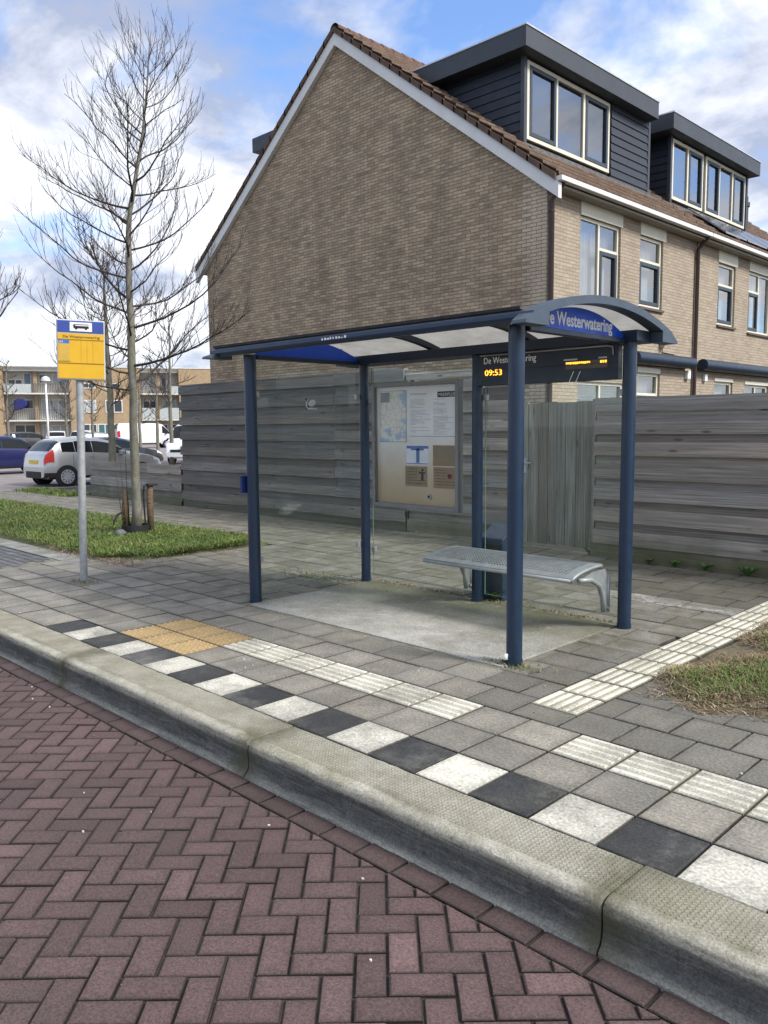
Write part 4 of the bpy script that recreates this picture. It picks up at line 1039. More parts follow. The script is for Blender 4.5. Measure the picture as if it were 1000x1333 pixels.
H2 = row_house('middle brick row house with solar panels under its dormer', 17.87, 23.6,
    [(19.02, 20.0, 3.80, 5.2, CT, (1,), .9), (20.83, 22.35, 3.76, 5.24, CWm, (1,), .9), (18.98, 20.05, 1.3, 2.5, CT, (1,), .8), (20.8, 22.4, 1.3, 2.48, [(0, .5, 0, 1), (.5, 1, 0, 1)], (), .8)],
    [(19.0, 20.1, 5.21, 5.48), (20.83, 22.4, 5.242, 5.48), (18.98, 20.05, 2.505, 2.58), (20.8, 22.4, 2.485, 2.56)],
    [(18.18, 23.35, 18.6, 23.1, [(18.66, 20.35, 6.74, 8.10, [(0, .5, 0, 1), (.5, 1, 0, 1)], (1,), 1.0), (20.5, 23.0, 6.74, 8.10, three, (0, 2), .9)], None)], False, None, (18.0, 22.6))
H3 = row_house('farthest row house with a grey vent pipe on its brown roof', 23.62, 29.4,
    [(24.4, 25.4, 3.8, 5.2, CT, (1,), .9), (26.4, 27.9, 3.76, 5.24, CW, (2,), .9)], [(24.4, 25.4, 5.21, 5.48), (26.4, 27.9, 5.242, 5.48)], [], False, 29.3, None)
# rear dormer of the end house, seen past the verge
m = MB(); m.box((-17.32, 12.9, 8.42), (-14.0, 17.3, 8.76)); rd = m.build('rear_dormer', M_FASC, H1, bevel=.006)
m = MB(); m.box((-17.05, 13.1, 6.6), (-14.6, 17.1, 8.42)); m.build('rear_dormer_front', M_DARKP, rd)
# shutters in the ground floor window
m = MB(); z = .62
while z < 2.26:
    for a, b_ in ((13.14, 13.86), (13.95, 14.67)): m.add([(-8.09, a, z), (-8.09, b_, z), (-8.055, b_, z+.03), (-8.055, a, z+.03)], [(0,1,2,3)])
    z += .05
m.build('shutter_slats', M_WHITE, H1)
m = MB(); m.cyl((-7.88, 16.25, 3.18), .09, .06, 14, .06); m.box((-7.95, 16.21, 3.1), (-7.85, 16.29, 3.18)); m.tube([(-7.93, 16.3, 3.15), (-7.93, 16.3, 3.02), (-7.93, 16.9, 3.0)], .012, 6); m.build('wall_lamp', plain('lamp beige', (.45, .38, .27), .5), H1)
boxp('alarm_box', (-7.948, 17.4, 2.5), (-7.87, 17.56, 2.68), M_WHITE, H1, bevel=.01)
boxp('alarm_box', (-7.948, 18.32, 2.48), (-7.88, 18.46, 2.64), M_WHITE, H2, bevel=.01)
# solar panels of the middle house
for a in (19.0, 20.3, 21.6, 22.9):
    x0, x1 = -8.72, -7.80; P = [(x0, a, zroof(x0)+.2), (x1, a, zroof(x1)+.2), (x1, a+1.22, zroof(x1)+.2), (x0, a+1.22, zroof(x0)+.2)]
    t = .035; m = MB(); m.add(P + [(x, y, z-t) for x, y, z in P], [(0,1,2,3), (7,6,5,4), (0,4,5,1), (1,5,6,2), (2,6,7,3), (3,7,4,0)])
    o = m.build('solar_panel', plain('solar frame', (.3, .31, .32), .4, .6), H2)
    q = [(x0+.03, a+.03), (x1-.03, a+.03), (x1-.03, a+1.19), (x0+.03, a+1.19)]
    m = MB(); m.add([(x, y, zroof(x)+.203) for x, y in q], [(0,1,2,3)]); m.build('solar_cells', plain('solar cells', (.012, .02, .045), .12, 0, .2, 8), o)
m = MB(); zz = zroof(-10.2); m.cyl((-10.2, 26.2, zz-.1), .10, .75, 14); m.cyl((-10.2, 26.2, zz+.65), .14, .12, 14); m.cyl((-10.2, 26.2, zz+.77), .09, .18, 14); m.build('vent_pipe', M_FASC, H3)
# ------------------------------------------------------------------ cars
M_TYRE = plain('tyre', (.016, .016, .017), .85, 0, .2, 9); M_RIM = plain('rim silver', (.5, .51, .52), .4, .4)
M_CGLASS = plain('car glass', (.012, .015, .016), .05, 0, .1, 3, 0, .28)
M_TAIL = plain('tail red', (.55, .02, .015), .2); M_LAMP = plain('head lamp', (.7, .72, .74), .15); M_PLATE = plain('plate yellow', (.75, .52, .03), .4)
M_INT = plain('car interior', (.02, .02, .022), .9)
def carpaint(name, c, metal=.3):
    t = NT(name); t.fin(c, .38, metal); t.b.inputs['Coat Weight'].default_value = .8; t.b.inputs['Coat Roughness'].default_value = .06; return t.mat
STY = {
 'hatch': dict(top=[(0,.40),(.008,.56),(.02,.66),(.05,.74),(.105,.90),(.15,.965),(.3,1.0),(.43,.985),(.54,.93),(.685,.70),(.74,.665),(.88,.59),(.955,.52),(.985,.45),(1,.36)], belt=[(0,.70),(.2,.67),(.7,.61),(1,.6)], win=(.135,.665), rear=(.045,.125), front=(.555,.68), axle=(.165,.795)),
 'wagon': dict(top=[(0,.40),(.008,.58),(.02,.68),(.05,.80),(.09,.93),(.14,.98),(.3,1.0),(.45,.99),(.55,.94),(.70,.69),(.76,.655),(.9,.58),(.965,.50),(1,.36)], belt=[(0,.66),(.7,.62),(1,.6)], win=(.09,.68), rear=(.03,.09), front=(.57,.695), axle=(.18,.80)),
 'sedan': dict(top=[(0,.42),(.01,.58),(.03,.66),(.16,.70),(.30,.95),(.4,1.0),(.5,.99),(.58,.93),(.72,.69),(.78,.65),(.92,.56),(.97,.48),(1,.36)], belt=[(0,.66),(.7,.62),(1,.6)], win=(.2,.70), rear=(.17,.29), front=(.59,.715), axle=(.19,.81)),
 'van': dict(top=[(0,.5),(.006,.9),(.02,.97),(.06,1.0),(.5,1.0),(.68,.985),(.75,.93),(.86,.62),(.89,.585),(.96,.52),(.985,.45),(1,.30)], belt=[(0,.56),(.8,.55),(1,.55)], win=(.62,.84), rear=(.004,.03), front=(.745,.855), axle=(.2,.80)),
}
def lerp(tab, x):
    for (a, u), (b_, v) in zip(tab, tab[1:]):
        if x <= b_: return u+(v-u)*(x-a)/(b_-a)
    return tab[-1][1]
def car(label, loc, rz, L, Wd, H, paint, sty, cat='car', group=None, detail=True, plate=True):
    T = thing('parked_car' if cat == 'car' else 'parked_van', label, cat, loc, rz, group, True); S_ = STY[sty]; w = Wd/2
    def prof_(u):
        zt = lerp(S_['top'], u)*H; zb_ = (.15 if .04 < u < .96 else .19)*H; be = min(lerp(S_['belt'], u)*H, zt-.03)
        k = max(0, min(1, (zt-be)/(H*.34))); e = max(0, (abs(u-.5)-.36)/.14); ww = w*(1-.17*e*e)
        wr = ww*(.955-(.20 if sty != 'van' else .09)*k)
        zm = min(.40*H, be-.02)
        zl = min(.24*H, zm-.02)
        return [(0, zb_), (ww*.8, zb_), (ww*.955, zb_+.03), (ww*.99, max(zl, zb_+.05)), (ww, max(zm, zb_+.07)), (ww*.975, be), (wr+.015*k, zt-.07*k-.012), (wr*.86, zt-.012*k), (wr*.5, zt+.006*k), (0, zt+.012*k)]
    def Sf(u, s):
        p = prof_(u); sgn = 1
        if s < 0: s, sgn = -s, -1
        i = min(int(s), 8); f = s-i; a, b_ = p[i], p[i+1]
        return Vector(((u-.5)*L, sgn*(a[0]+(b_[0]-a[0])*f), a[1]+(b_[1]-a[1])*f))
    us = sorted({*[t[0] for t in S_['top']], *[k/40 for k in range(41)]})
    m = MB()
    for sg in (1, -1):
        rows = [[Sf(u, s) if sg > 0 else Vector((Sf(u, s).x, -Sf(u, s).y, Sf(u, s).z)) for s in range(10)] for u in us]
        m.grid([r if sg < 0 else r[::-1] for r in rows])
    for u in (0, 1):
        P = [Sf(u, s) for s in range(10)]; Q = [Vector((p.x, -p.y, p.z)) for p in P[::-1]][1:-1]; m.add(P+Q, [tuple(range(len(P)+len(Q)))])
    body = m.build('body', paint, T, autos=38)
    def patch(name, mat, u0, u1, s0, s1, sgn=1, off=.011, nu=36, ns=6, span=None, parent=None):
        m = MB(); rows = []
        for i in range(nu+1):
            u = u0+(u1-u0)*i/nu; r = []
            for j in range(ns+1):
                s = s0+(s1-s0)*j/ns
                if span: p = Sf(u, 9-abs(s)*(9-span)); p.y = abs(p.y)*(1 if s > 0 else -1); q = Vector((p.x-.0, p.y, p.z)); d = Vector((.0, 0, 1)) if True else 0
                else:
                    p = Sf(u, s); d = (Sf(u+.01, s)-Sf(u-.01, s)).cross(Sf(u, min(9, s+.1))-Sf(u, s-.1)); d = d.normalized() if d.length > 0 else Vector((0,1,0))
                    if d.y < 0: d = -d
                if span: d = (Sf(min(1, u+.01), 8.5)-Sf(max(0, u-.01), 8.5)).cross(Vector((0, 1, 0))).normalized(); d = -d if d.z < 0 else d
                p = p + d*off
                if not span and sgn < 0: p.y = -p.y
                r.append(p)
            rows.append(r)
        m.grid(rows); return m.build(name, mat, parent or T, smooth=True)
    a, b_ = S_['win']; mid = a+(b_-a)*.47; md2 = a+(b_-a)*.2
    for sg in (1, -1):
        patch('side_window', M_CGLASS, mid+.003, b_, 5.12, 5.93, sg); patch('side_window', M_CGLASS, md2+.002 if sty != 'van' else mid, mid-.003, 5.12, 5.93, sg)
        if sty in ('wagon', 'hatch', 'sedan'): patch('side_window', M_CGLASS, a, md2-.003, 5.12, 5.9, sg)
        if detail:
            patch('tail_light', M_TAIL, .006, .075 if sty == 'hatch' else .05, 4.35, 5.35 if sty != 'hatch' else 5.75, sg)
            patch('headlight', M_LAMP, .90, .972, 4.55, 5.2, sg); patch('lower_bumper', M_BLACK, .004, .085, 1.6, 3.3, sg); patch('sill_trim', M_BLACK, .26, .70, 1.5, 2.6, sg)
            d = Sf(mid, 4.6); m = MB(); m.box((d.x-.12, sg*d.y-.012, d.z+.06), (d.x+.04, sg*d.y+.02, d.z+.09)); m.build('door_handle', paint, T, bevel=.006)
            q = Sf(b_-.05, 5.1); m = MB(); m.box((q.x-.09, min(sg*(q.y), sg*(q.y+.2)), q.z-.02), (q.x+.06, max(sg*q.y, sg*(q.y+.2)), q.z+.12)); m.build('mirror', paint if sty != 'van' else M_BLACK, T, bevel=.03)
            for uu in (mid, md2 if sty != 'hatch' else md2-.02):
                m = MB(); m.grid([[Sf(uu+t, s)+Vector((0, .003, 0)) if sg > 0 else Vector((Sf(uu+t, s).x, -Sf(uu+t, s).y-.003, Sf(uu+t, s).z)) for s in (2.6, 3, 4, 4.98)] for t in (-.0012, .0012)]); m.build('door_gap', M_BLACK, T)
    patch('rear_window', M_CGLASS, *S_['rear'], -.95, .95, 1, .012, 16, 8, 6.15); patch('windscreen', M_CGLASS, *S_['front'], -.95, .95, 1, .012, 16, 8, 6.15)
    if detail:
        zz = .30*H; m = MB(); m.box((-L/2-.012, -.26, .47*H), (-L/2+.05, .26, .47*H+.11)); m.build('number_plate', M_PLATE, T)
        m = MB(); m.box((-L/2-.008, -w*.62, .17*H), (-L/2+.06, w*.62, .31*H)); m.build('rear_diffuser', M_BLACK, T, bevel=.01)
        m = MB(); m.box((L/2-.05, -w*.62, .26*H if sty != 'van' else .30*H), (L/2+.012, w*.62, .37*H if sty != 'van' else .365*H)); m.build('grille', M_BLACK, T, bevel=.01)
    r = .30 if H < 1.7 else .34
    for sg in (1, -1):
        for ax in S_['axle']:
            x = (ax-.5)*L; yo = sg*(w+.004)
            m = MB(); m.tube([(x, yo-sg*.05, r), (x, yo, r)], [r*1.17, r*1.17], 28); m.build('wheel_arch', M_BLACK, T)
            m = MB(); m.tube([(x, yo-sg*.2, r), (x, yo-sg*.0, r), (x, yo+sg*.012, r), (x, yo+sg*.012, r)], [r, r, r*.93, r*.69], 30); wh = m.build('wheel', M_TYRE, T, autos=40)
            m = MB(); n = 11
            for k in range(n):
                an = 2*math.pi*k/n; dx, dz = math.cos(an), math.sin(an); px_, pz_ = -dz, dx; ww = .026
                m.add([(x+dx*r*.12+px_*ww, yo+sg*.016, r+dz*r*.12+pz_*ww), (x+dx*r*.12-px_*ww, yo+sg*.016, r+dz*r*.12-pz_*ww), (x+dx*r*.66-px_*ww*1.2, yo+sg*.02, r+dz*r*.66-pz_*ww*1.2), (x+dx*r*.66+px_*ww*1.2, yo+sg*.02, r+dz*r*.66+pz_*ww*1.2)], [(0,1,2,3)])
            for k in range(24):
                a0, a1 = 2*math.pi*k/24, 2*math.pi*(k+1)/24
                m.add([(x+math.cos(t)*rr, yo+sg*.018, r+math.sin(t)*rr) for t, rr in ((a0, r*.62), (a1, r*.62), (a1, r*.72), (a0, r*.72))], [(0,1,2,3)])
            m.tube([(x, yo+sg*.012, r), (x, yo+sg*.022, r)], [r*.14, r*.12], 12)
            m.build('rim', M_RIM, wh)
    return T
PI2 = math.pi/2
GZ = -.2
car('silver hatchback with red tail light parked behind the low board fence', (-24.95, 12.05, GZ), PI2+.02, 3.98, 1.72, 1.48, carpaint('silver paint', (.50, .505, .50), .55), 'hatch')
car('dark blue car cut by the left edge behind the silver hatchback', (-33.2, 12.4, GZ), PI2+.12, 4.4, 1.76, 1.5, carpaint('blue paint', (.005, .011, .085), .3), 'wagon')
car('black car between the silver hatchback and the white van front', (-32.6, 16.4, GZ), PI2+.15, 4.5, 1.78, 1.38, carpaint('black paint', (.012, .014, .017), .3), 'sedan')
a_v = .790752-math.atan((500-238)/1063.0); vv = Vector((-math.cos(a_v), math.sin(a_v), 0)); hd = (-vv*math.cos(.35) - Vector((vv.y, -vv.x, 0))*math.sin(.35)); cc_ = vv*39.5 - hd*2.45
VANX, VANY, VANR = cc_.x, cc_.y, math.atan2(hd.y, hd.x)
van = car('white van nose with dark grille sticking out past the tall board fence', (VANX, VANY, GZ), VANR, 4.9, 1.95, 1.95, carpaint('white paint car', (.78, .79, .8), 0), 'van', 'van')
q = MB(); q.tube([(2.462, 0, .80), (2.478, 0, .80)], [.11, .11], 18); q.build('emblem', M_RIM, van)

# ------------------------------------------------------------------ apartments across the car park
def polar(px, D):                                          # bearing taken from the survey: degrees are measured about the camera stand
    a = .790752 + math.atan((500-px)/1063.0); return (-math.cos(a+0)*D, math.sin(a)*D) if False else (D*(-math.cos(.790752-math.atan((500-px)/1063.0))), D*math.sin(.790752-math.atan((500-px)/1063.0)))
bx_, by_ = polar(120, 92); RZA = math.atan2(by_, bx_)-math.pi/2
AP = thing('apartment_block', 'three storey tan brick apartment block with balconies across the car park', 'apartment building', (bx_, by_, GZ), RZA, None, True)
ax = lambda zx: (zx/4-120)*.0769
az = lambda zy: (579-(460+zy/4))*.0818
M_TBR = brickm('tan brick', (.46, .335, .20), (.40, .285, .165), (.36, .3, .22), (.25, .17, .1), streak=.3)
M_LPAN = plain('pale panel', (.50, .49, .44), .6, 0, .1, .7); M_SLABC = plain('balcony slab', (.62, .60, .55), .7); M_RAIL = plain('railing', (.12, .11, .10), .6); M_DGL = plain('far dark glass', (.05, .06, .07), .12); M_FFRAME = plain('far frame', (.7, .69, .65), .5)
for a, b_ in ((-420, 50), (378, 748), (960, 1400)): boxp('brick_wall', (ax(a), 0, 0), (ax(b_), 9, az(78)), M_TBR, AP)
for a, b_ in ((196, 216), (846, 862)): boxp('brick_pier', (ax(a), .8, 0), (ax(b_), 1.59, az(101)), M_TBR, AP)
for a, b_ in ((50, 378), (748, 960)):
    boxp('bay_wall', (ax(a)+.01, 1.6, 0), (ax(b_)-.01, 9, az(92)), M_LPAN, AP)
    boxp('parapet', (ax(a)+.01, .3, az(100)), (ax(b_)-.01, 1.59, az(74)), M_LPAN, AP)
m = MB(); m.box((ax(-420), -.06, az(78)), (ax(1400), .2, az(73))); m.build('roof_edge', M_FFRAME, AP)
for a, b_ in ((52, 376), (750, 958)):
    for zy in (210, 346): m = MB(); m.box((ax(a), -.25, az(zy+7)), (ax(b_), 1.59, az(zy))); m.build('balcony_slab', M_SLABC, AP)
def rail(a, b_, z0, z1, step, w):
    m = MB(); x = ax(a); m.box((ax(a), -.22, az(z0)-.05), (ax(b_), -.17, az(z0)))
    while x < ax(b_): m.box((x, -.21, az(z1)), (x+w, -.18, az(z0))); x += step
    m.build('balcony_railing', M_RAIL, AP)
rail(190, 376, 163, 210, .16, .1); rail(54, 376, 293, 345, .2, .07); rail(750, 912, 172, 214, .15, .1)
M_FROST = plain('frosted panel', (.42, .45, .43), .3)
for a, b_, z0, z1 in ((54, 186, 166, 209), (914, 958, 172, 214), (755, 838, 286, 345), (850, 955, 286, 345)): boxp('balcony_panel', (ax(a), -.2, az(z1)), (ax(b_), -.17, az(z0)), M_FROST, AP)
def fwin(a, b_, z0, z1, y, mull=1, mat=None):
    m = MB(); f = .09; x0, x1, c0, c1 = ax(a), ax(b_), az(z1), az(z0)
    m.box((x0, y-.06, c0), (x1, y-.001, c0+f)); m.box((x0, y-.06, c1-f), (x1, y-.001, c1)); 
    for k in range(mull+2): x = x0+(x1-x0-f)*k/(mull+1); m.box((x, y-.058, c0+f), (x+f, y-.002, c1-f))
    o = m.build('window', M_FFRAME, AP)
    m = MB(); m.box((x0+.02, y-.03, c0+.02), (x1-.02, y-.003, c1-.02)); m.build('pane', mat or M_DGL, o)
teal = plain('teal door', (.05, .13, .14), .4)
pale = plain('far curtain', (.4, .42, .42), .4)
for w in ((68, 140, 138, 172, 1.6, 1), (145, 185, 105, 205, 1.6, 0, plain('balcony door blue', (.13, .19, .26), .3)), (222, 262, 112, 158, 1.6, 0), (290, 365, 108, 170, 1.6, 1, pale), (85, 190, 240, 290, 1.6, 1), (228, 360, 240, 340, 1.6, 2, pale),
          (88, 195, 368, 415, 1.6, 1), (228, 258, 370, 440, 1.6, 0, pale), (275, 365, 372, 440, 1.6, 1, pale), (438, 512, 245, 310, 0, 2, pale), (442, 512, 158, 186, 0, 1), (560, 640, 158, 190, 0, 1), (690, 740, 245, 310, 0, 1, pale), (560, 650, 245, 310, 0, 1),
          (438, 512, 368, 440, 0, 1), (516, 590, 368, 440, 0, 1, teal), (595, 668, 368, 440, 0, 1, teal), (775, 840, 122, 172, 1.6, 1, pale), (868, 900, 122, 212, 1.6, 0), (765, 838, 245, 290, 1.6, 1), (870, 950, 240, 340, 1.6, 1, pale), (768, 838, 370, 440, 1.6, 1), (866, 900, 372, 440, 1.6, 0, teal), (905, 952, 372, 440, 1.6, 0),
          (-130, -20, 245, 310, 0, 2, pale), (-130, -20, 130, 186, 0, 2), (-130, -20, 370, 440, 0, 1), (1000, 1090, 245, 310, 0, 1)): fwin(*w)
m = MB()                                                  # blue cloth over the balcony rail
q = [(ax(100), az(300)), (ax(95), az(262)), (ax(108), az(243)), (ax(140), az(238)), (ax(162), az(250)), (ax(165), az(272)), (ax(140), az(290))]
m.prism(q, lambda p: (p[0], -.3, p[1]), lambda p: (p[0], .3, p[1])); o = m.build('folded_parasol', plain('parasol blue', (.012, .018, .13), .8), None, bevel=.1); o.location = (bx_, by_, GZ); o.rotation_euler = (0, 0, RZA)
tag(o, 'dark blue folded parasol on the middle balcony of the apartment block', 'parasol')
# cars in front of the apartments
for k, (px, D, L, H, c, sty, lab, cat, ra) in enumerate(((41, 74, 4.4, 1.5, (.03, .03, .035), 'wagon', 'far dark car parked in front of the apartment balconies', 'car', .5), (77, 76, 4.3, 1.55, (.7, .7, .7), 'wagon', 'far white car parked left of the stop sign pole', 'car', 1.5),
        (113, 70, 4.2, 1.6, (.6, .62, .65), 'wagon', 'far pale car with red tail lights right of the stop sign pole', 'car', 1.35), (137, 66, 4.4, 1.45, (.14, .17, .2), 'hatch', 'far grey car between the two nearest bare trees', 'car', .3), (192, 74, 5.2, 2.15, (.8, .8, .8), 'van', 'white panel van parked behind the black car', 'van', .12))):
    x, y = polar(px, D); car(lab, (x, y, GZ), RZA+ra, L, 1.8, H, carpaint('far paint', c, .1), sty, cat, None, True)
x, y = polar(64, 66); LP = thing('street_lamp', 'white street lamp post in front of the apartment balconies', 'street lamp', (x, y, GZ))
m = MB(); m.tube([(x, y, GZ), (x, y, 5.0)], [.085, .06], 10); m.build('pole', M_WHITE, LP, smooth=True)
m = MB(); m.tube([(x, y, 5.0), (x, y, 5.08), (x, y, 5.3), (x, y, 5.42)], [.12, .34, .28, .1], 14); m.build('lamp_head', plain('lamp head', (.6, .6, .58), .4), LP, autos=30)

# ------------------------------------------------------------------ bare trees
def barkm(name, lo, hi):
    t = NT(name); v = t.obj()
    c = t.ramp(t.noise(1, 7, .7, t.scale(v, 14, 14, 7)), [(.3, lo), (.7, hi)])
    c = t.mix(t.ramp(t.noise(3.5, 5, .65), [(.45, 0.0), (.65, .55)]), c, (.15, .15, .085))
    return t.fin(c, .9, 0, t.bump(t.noise(1, 6, .7, t.scale(v, 26, 26, 60)), .6, .006), .2)
M_BARK = barkm('bark', (.105, .096, .076), (.27, .25, .205)); M_TWIG = plain('twig', (.047, .034, .027), .85, 0, .3, 6)
def branch(q, p, d, L, r0, r1, up, wob, n, sides, rnd):
    pts = [Vector(p)]; d = Vector(d).normalized(); ds_ = []
    for k in range(n):
        d = (d + Vector((0, 0, up/n)) + Vector((rnd.gauss(0, wob), rnd.gauss(0, wob), rnd.gauss(0, wob*.6)))).normalized()
        pts.append(pts[-1]+d*(L/n)); ds_.append(d.copy())
    q.tube(pts, [r0+(r1-r0)*(k/n)**.8 for k in range(n+1)], sides, False)
    return pts, ds_
def tree(label, path, radii, zf, nl, spread, seed, rmin, lod=2, low=None):
    rnd = random.Random(seed); b0 = path[0]
    T = thing('bare_tree', label, 'tree', b0, 0, 'bare winter trees')
    P = []; Rr = []                                        # smooth trunk
    for i in range(len(path)-1):
        for k in range(6):
            t = k/6; P.append(Vector(path[i]).lerp(Vector(path[i+1]), t)+Vector((rnd.gauss(0, .007), rnd.gauss(0, .007), 0))); Rr.append(radii[i]+(radii[i+1]-radii[i])*t)
    P.append(Vector(path[-1])); Rr.append(radii[-1])
    Rr[0] *= 1.35; Rr[1] *= 1.08
    m = MB(); m.tube(P, [r*rnd.uniform(.95, 1.06) for r in Rr], 14); m.build('trunk', M_BARK, T, smooth=True)
    q = MB(); Ht = path[-1][2]
    def at(z):
        for i in range(len(P)-1):
            if P[i+1].z >= z: t = (z-P[i].z)/max(1e-6, P[i+1].z-P[i].z); return P[i].lerp(P[i+1], t), Rr[i]
        return P[-1], Rr[-1]
    for i in range(nl):
        f = (i+.5)/nl; z = zf + (Ht-.35-zf)*f**.92; p, tr = at(z); az_ = i*2.399963+rnd.uniform(-.4, .4)
        if low and i < len(low): az_ = low[i]
        L = spread(f)*rnd.uniform(.55, 1.12); el = (.08 + .62*f)*rnd.uniform(.65, 1.3)
        d = (math.cos(az_)*math.cos(el), math.sin(az_)*math.cos(el), math.sin(el))
        r0 = min(tr*.58, .005+.0072*L); n = 9
        pts, ds_ = branch(q, p, d, L, r0, rmin, .72, .15, n, 6, rnd)
        m_ = int(L*8.5*lod/2*rnd.uniform(.6, 1.3))+2
        for k in range(m_):
            t = min(.97, max(.1, .16+.8*(k+rnd.uniform(-.45, .45))/m_)); j = min(n-1, int(t*n)); pp = pts[j].lerp(pts[j+1], t*n-j); dd = ds_[j]
            side = dd.cross(Vector((0,0,1))).normalized()*(1 if k % 2 else -1)
            sd = (dd*.75 + side*rnd.uniform(.35, .95) + Vector((0, 0, rnd.uniform(-.15, .5)))).normalized()
            l2 = (.22+.55*(1-t)*min(1, L))*rnd.uniform(.35, 1.6)
            pt2, ds2 = branch(q, pp, sd, l2, max(rmin, r0*.36*(1-t*.5)), rmin*.75, .75, .16, 5, 4, rnd)
            if lod > 1:
                for c in range(int(l2*6)+1):
                    t2 = rnd.uniform(.25, .9); j2 = min(4, int(t2*5)); p3 = pt2[j2].lerp(pt2[j2+1], t2*5-j2); s3 = ds2[j2].cross(Vector((0,0,1)))*(1 if rnd.random() < .5 else -1)
                    branch(q, p3, ds2[j2]*.8+s3*rnd.uniform(.3, .9)+Vector((0,0,rnd.uniform(0,.5))), rnd.uniform(.1, .3), rmin*.8, rmin*.6, .6, .12, 3, 3, rnd)
    q.build('branches', M_TWIG, T, smooth=True)
    return T
def spr(f): return (2.15-.3*f if f < .5 else 2.0-1.5*((f-.5)/.5))
tree('tall bare tree with grey trunk staked in the grass verge', [(-10.73, 5.76, 0), (-10.71, 5.79, 2.38), (-10.71, 5.81, 4.27), (-10.57, 6.06, 5.9), (-10.51, 6.17, 6.95)], [.066, .055, .036, .015, .004], 2.0, 48, spr, 9, .0028, 2, [-2.36, 1.7, -2.0, .25, 2.6, -2.5, 2.1, -.6])
x, y = polar(146, 21.5)
tree('slimmer bare tree behind the low board fence', [(x, y, -.1), (x+.02, y, 2.5), (x-.05, y, 4.4), (x-.1, y+.05, 6.0)], [.095, .075, .04, .008], 2.0, 26, lambda f: 1.7-1.2*f, 11, .007, 1.5)
x, y = polar(-100, 11.5)
tree('bare tree outside the left edge with twigs reaching into view', [(x, y, 0), (x, y, 2.4), (x, y, 4.2), (x, y, 6.4)], [.08, .068, .04, .006], 1.9, 34, lambda f: 2.1-1.5*f, 5, .0042, 2)
for px, D, h, sd, lab in ((122, 58, 5.6, 21, 'far small bare tree before the tan wall between balconies'), (88, 55, 5.2, 22, 'far small bare tree beside the lamp post'), (206, 50, 5.4, 23, 'far small bare tree in front of the right hand balconies'), (183, 54, 5.0, 24, 'far small bare tree above the white panel van'), (12, 54, 5.8, 25, 'far small bare tree near the left edge'), (224, 40, 7.2, 26, 'thin bare tree rising just left of the tall fence')):
    x, y = polar(px, D)
    tree(lab, [(x, y, GZ), (x, y, h*.4), (x+.1, y, h*.7), (x, y+.1, h)], [.1, .08, .045, .012], h*.33, 16, lambda f: (1.5-.9*f)*h/5.2, sd, .014, 1)
# stakes, root guard and stone at the front tree
M_STAKE = woodm('stake wood', (.06, .038, .022), (.21, .145, .09), .2)
ST = thing('tree_stake', 'split wooden tree stake with black rubber cap right of the tree trunk', 'tree stake', (-10.65, 5.95, 0))
m = MB(); m.tube([(-10.65, 5.95, -.02), (-10.655, 5.95, .35), (-10.665, 5.965, .72)], [.045, .047, .044], 9); m.build('stake', M_STAKE, ST, smooth=True)
m = MB(); m.box((-10.70, 5.91, .71), (-10.60, 6.06, .745)); m.tube([(-10.71, 5.90, .72), (-10.715, 5.885, .6), (-10.70, 5.89, .12)], .013, 6); m.build('rubber_strap', M_BLACK, ST, bevel=.01)
ST2 = thing('tree_stake', 'worn wooden tree stake close against the left of the tree trunk', 'tree stake', (-10.86, 5.68, 0))
m = MB(); m.tube([(-10.86, 5.68, -.02), (-10.865, 5.675, .4), (-10.86, 5.68, .66)], [.05, .052, .03], 9); m.build('stake', M_STAKE, ST2, smooth=True)
m = MB(); m.tube([(-10.83, 5.60, .34), (-10.83, 5.53, .31), (-10.82, 5.47, .22), (-10.82, 5.455, .17)], [.014, .02, .016, .006], 7); m.build('rubber_strap', M_BLACK, ST2, smooth=True)
m = MB()
for k in range(22):
    a0, a1 = 2*math.pi*k/22, 2*math.pi*(k+1)/22; r = .20
    P = [(-10.74+math.cos(t)*rr, 5.755+math.sin(t)*rr*.95, z) for t, rr, z in ((a0, r, .0), (a1, r, 0), (a1, r*1.02, .16), (a0, r*1.02, .16))]; m.add(P, [(0,1,2,3)])
    P = [(-10.74+math.cos(t)*rr, 5.755+math.sin(t)*rr*.95, z) for t, rr, z in ((a0, r*.92, .0), (a1, r*.92, 0), (a1, r*.94, .16), (a0, r*.94, .16))]; m.add(P, [(3,2,1,0)])
    P = [(-10.74+math.cos(t)*rr, 5.755+math.sin(t)*rr*.95, .16) for t, rr in ((a0, r*.94), (a0, r*1.02), (a1, r*1.02), (a1, r*.94))]; m.add(P, [(0,1,2,3)])
tag(m.build('root_guard', M_BLACK), 'black plastic root guard ring around the foot of the tree', 'root guard')
m = MB(); rows = []
for i in range(7):
    ph = math.pi*i/6; rows.append([(-10.62+.085*math.sin(ph)*math.cos(k*.524)*(1+.15*math.sin(k*2.1+i)), 5.46+.085*math.sin(ph)*math.sin(k*.524)*(1+.12*math.cos(k*1.7)), .05+.075*math.cos(ph)*(1+.1*math.sin(k))) for k in range(13)])
m.grid(rows); tag(m.build('stone', plain('stone grey', (.14, .14, .16), .85, 0, .3, 14, 1), smooth=True), 'grey stone lying in front of the black root guard', 'stone')
m = MB()
for k in range(3):
    b_ = (-10.78-.04*k, 5.60+.05*k, 0); m.col = (1, 1, 1)
    m.tube([b_, (b_[0]+.02, b_[1]-.03*(2-k), .5), (b_[0]+.01, b_[1]-.05*(2-k), .95+.1*k)], [.006, .005, .003], 5)
pl = m.build('sapling_stems', M_TWIG, None, smooth=True); tag(pl, 'thin sapling stems with green leaves left of the tree trunk', 'sapling')
m = MB()
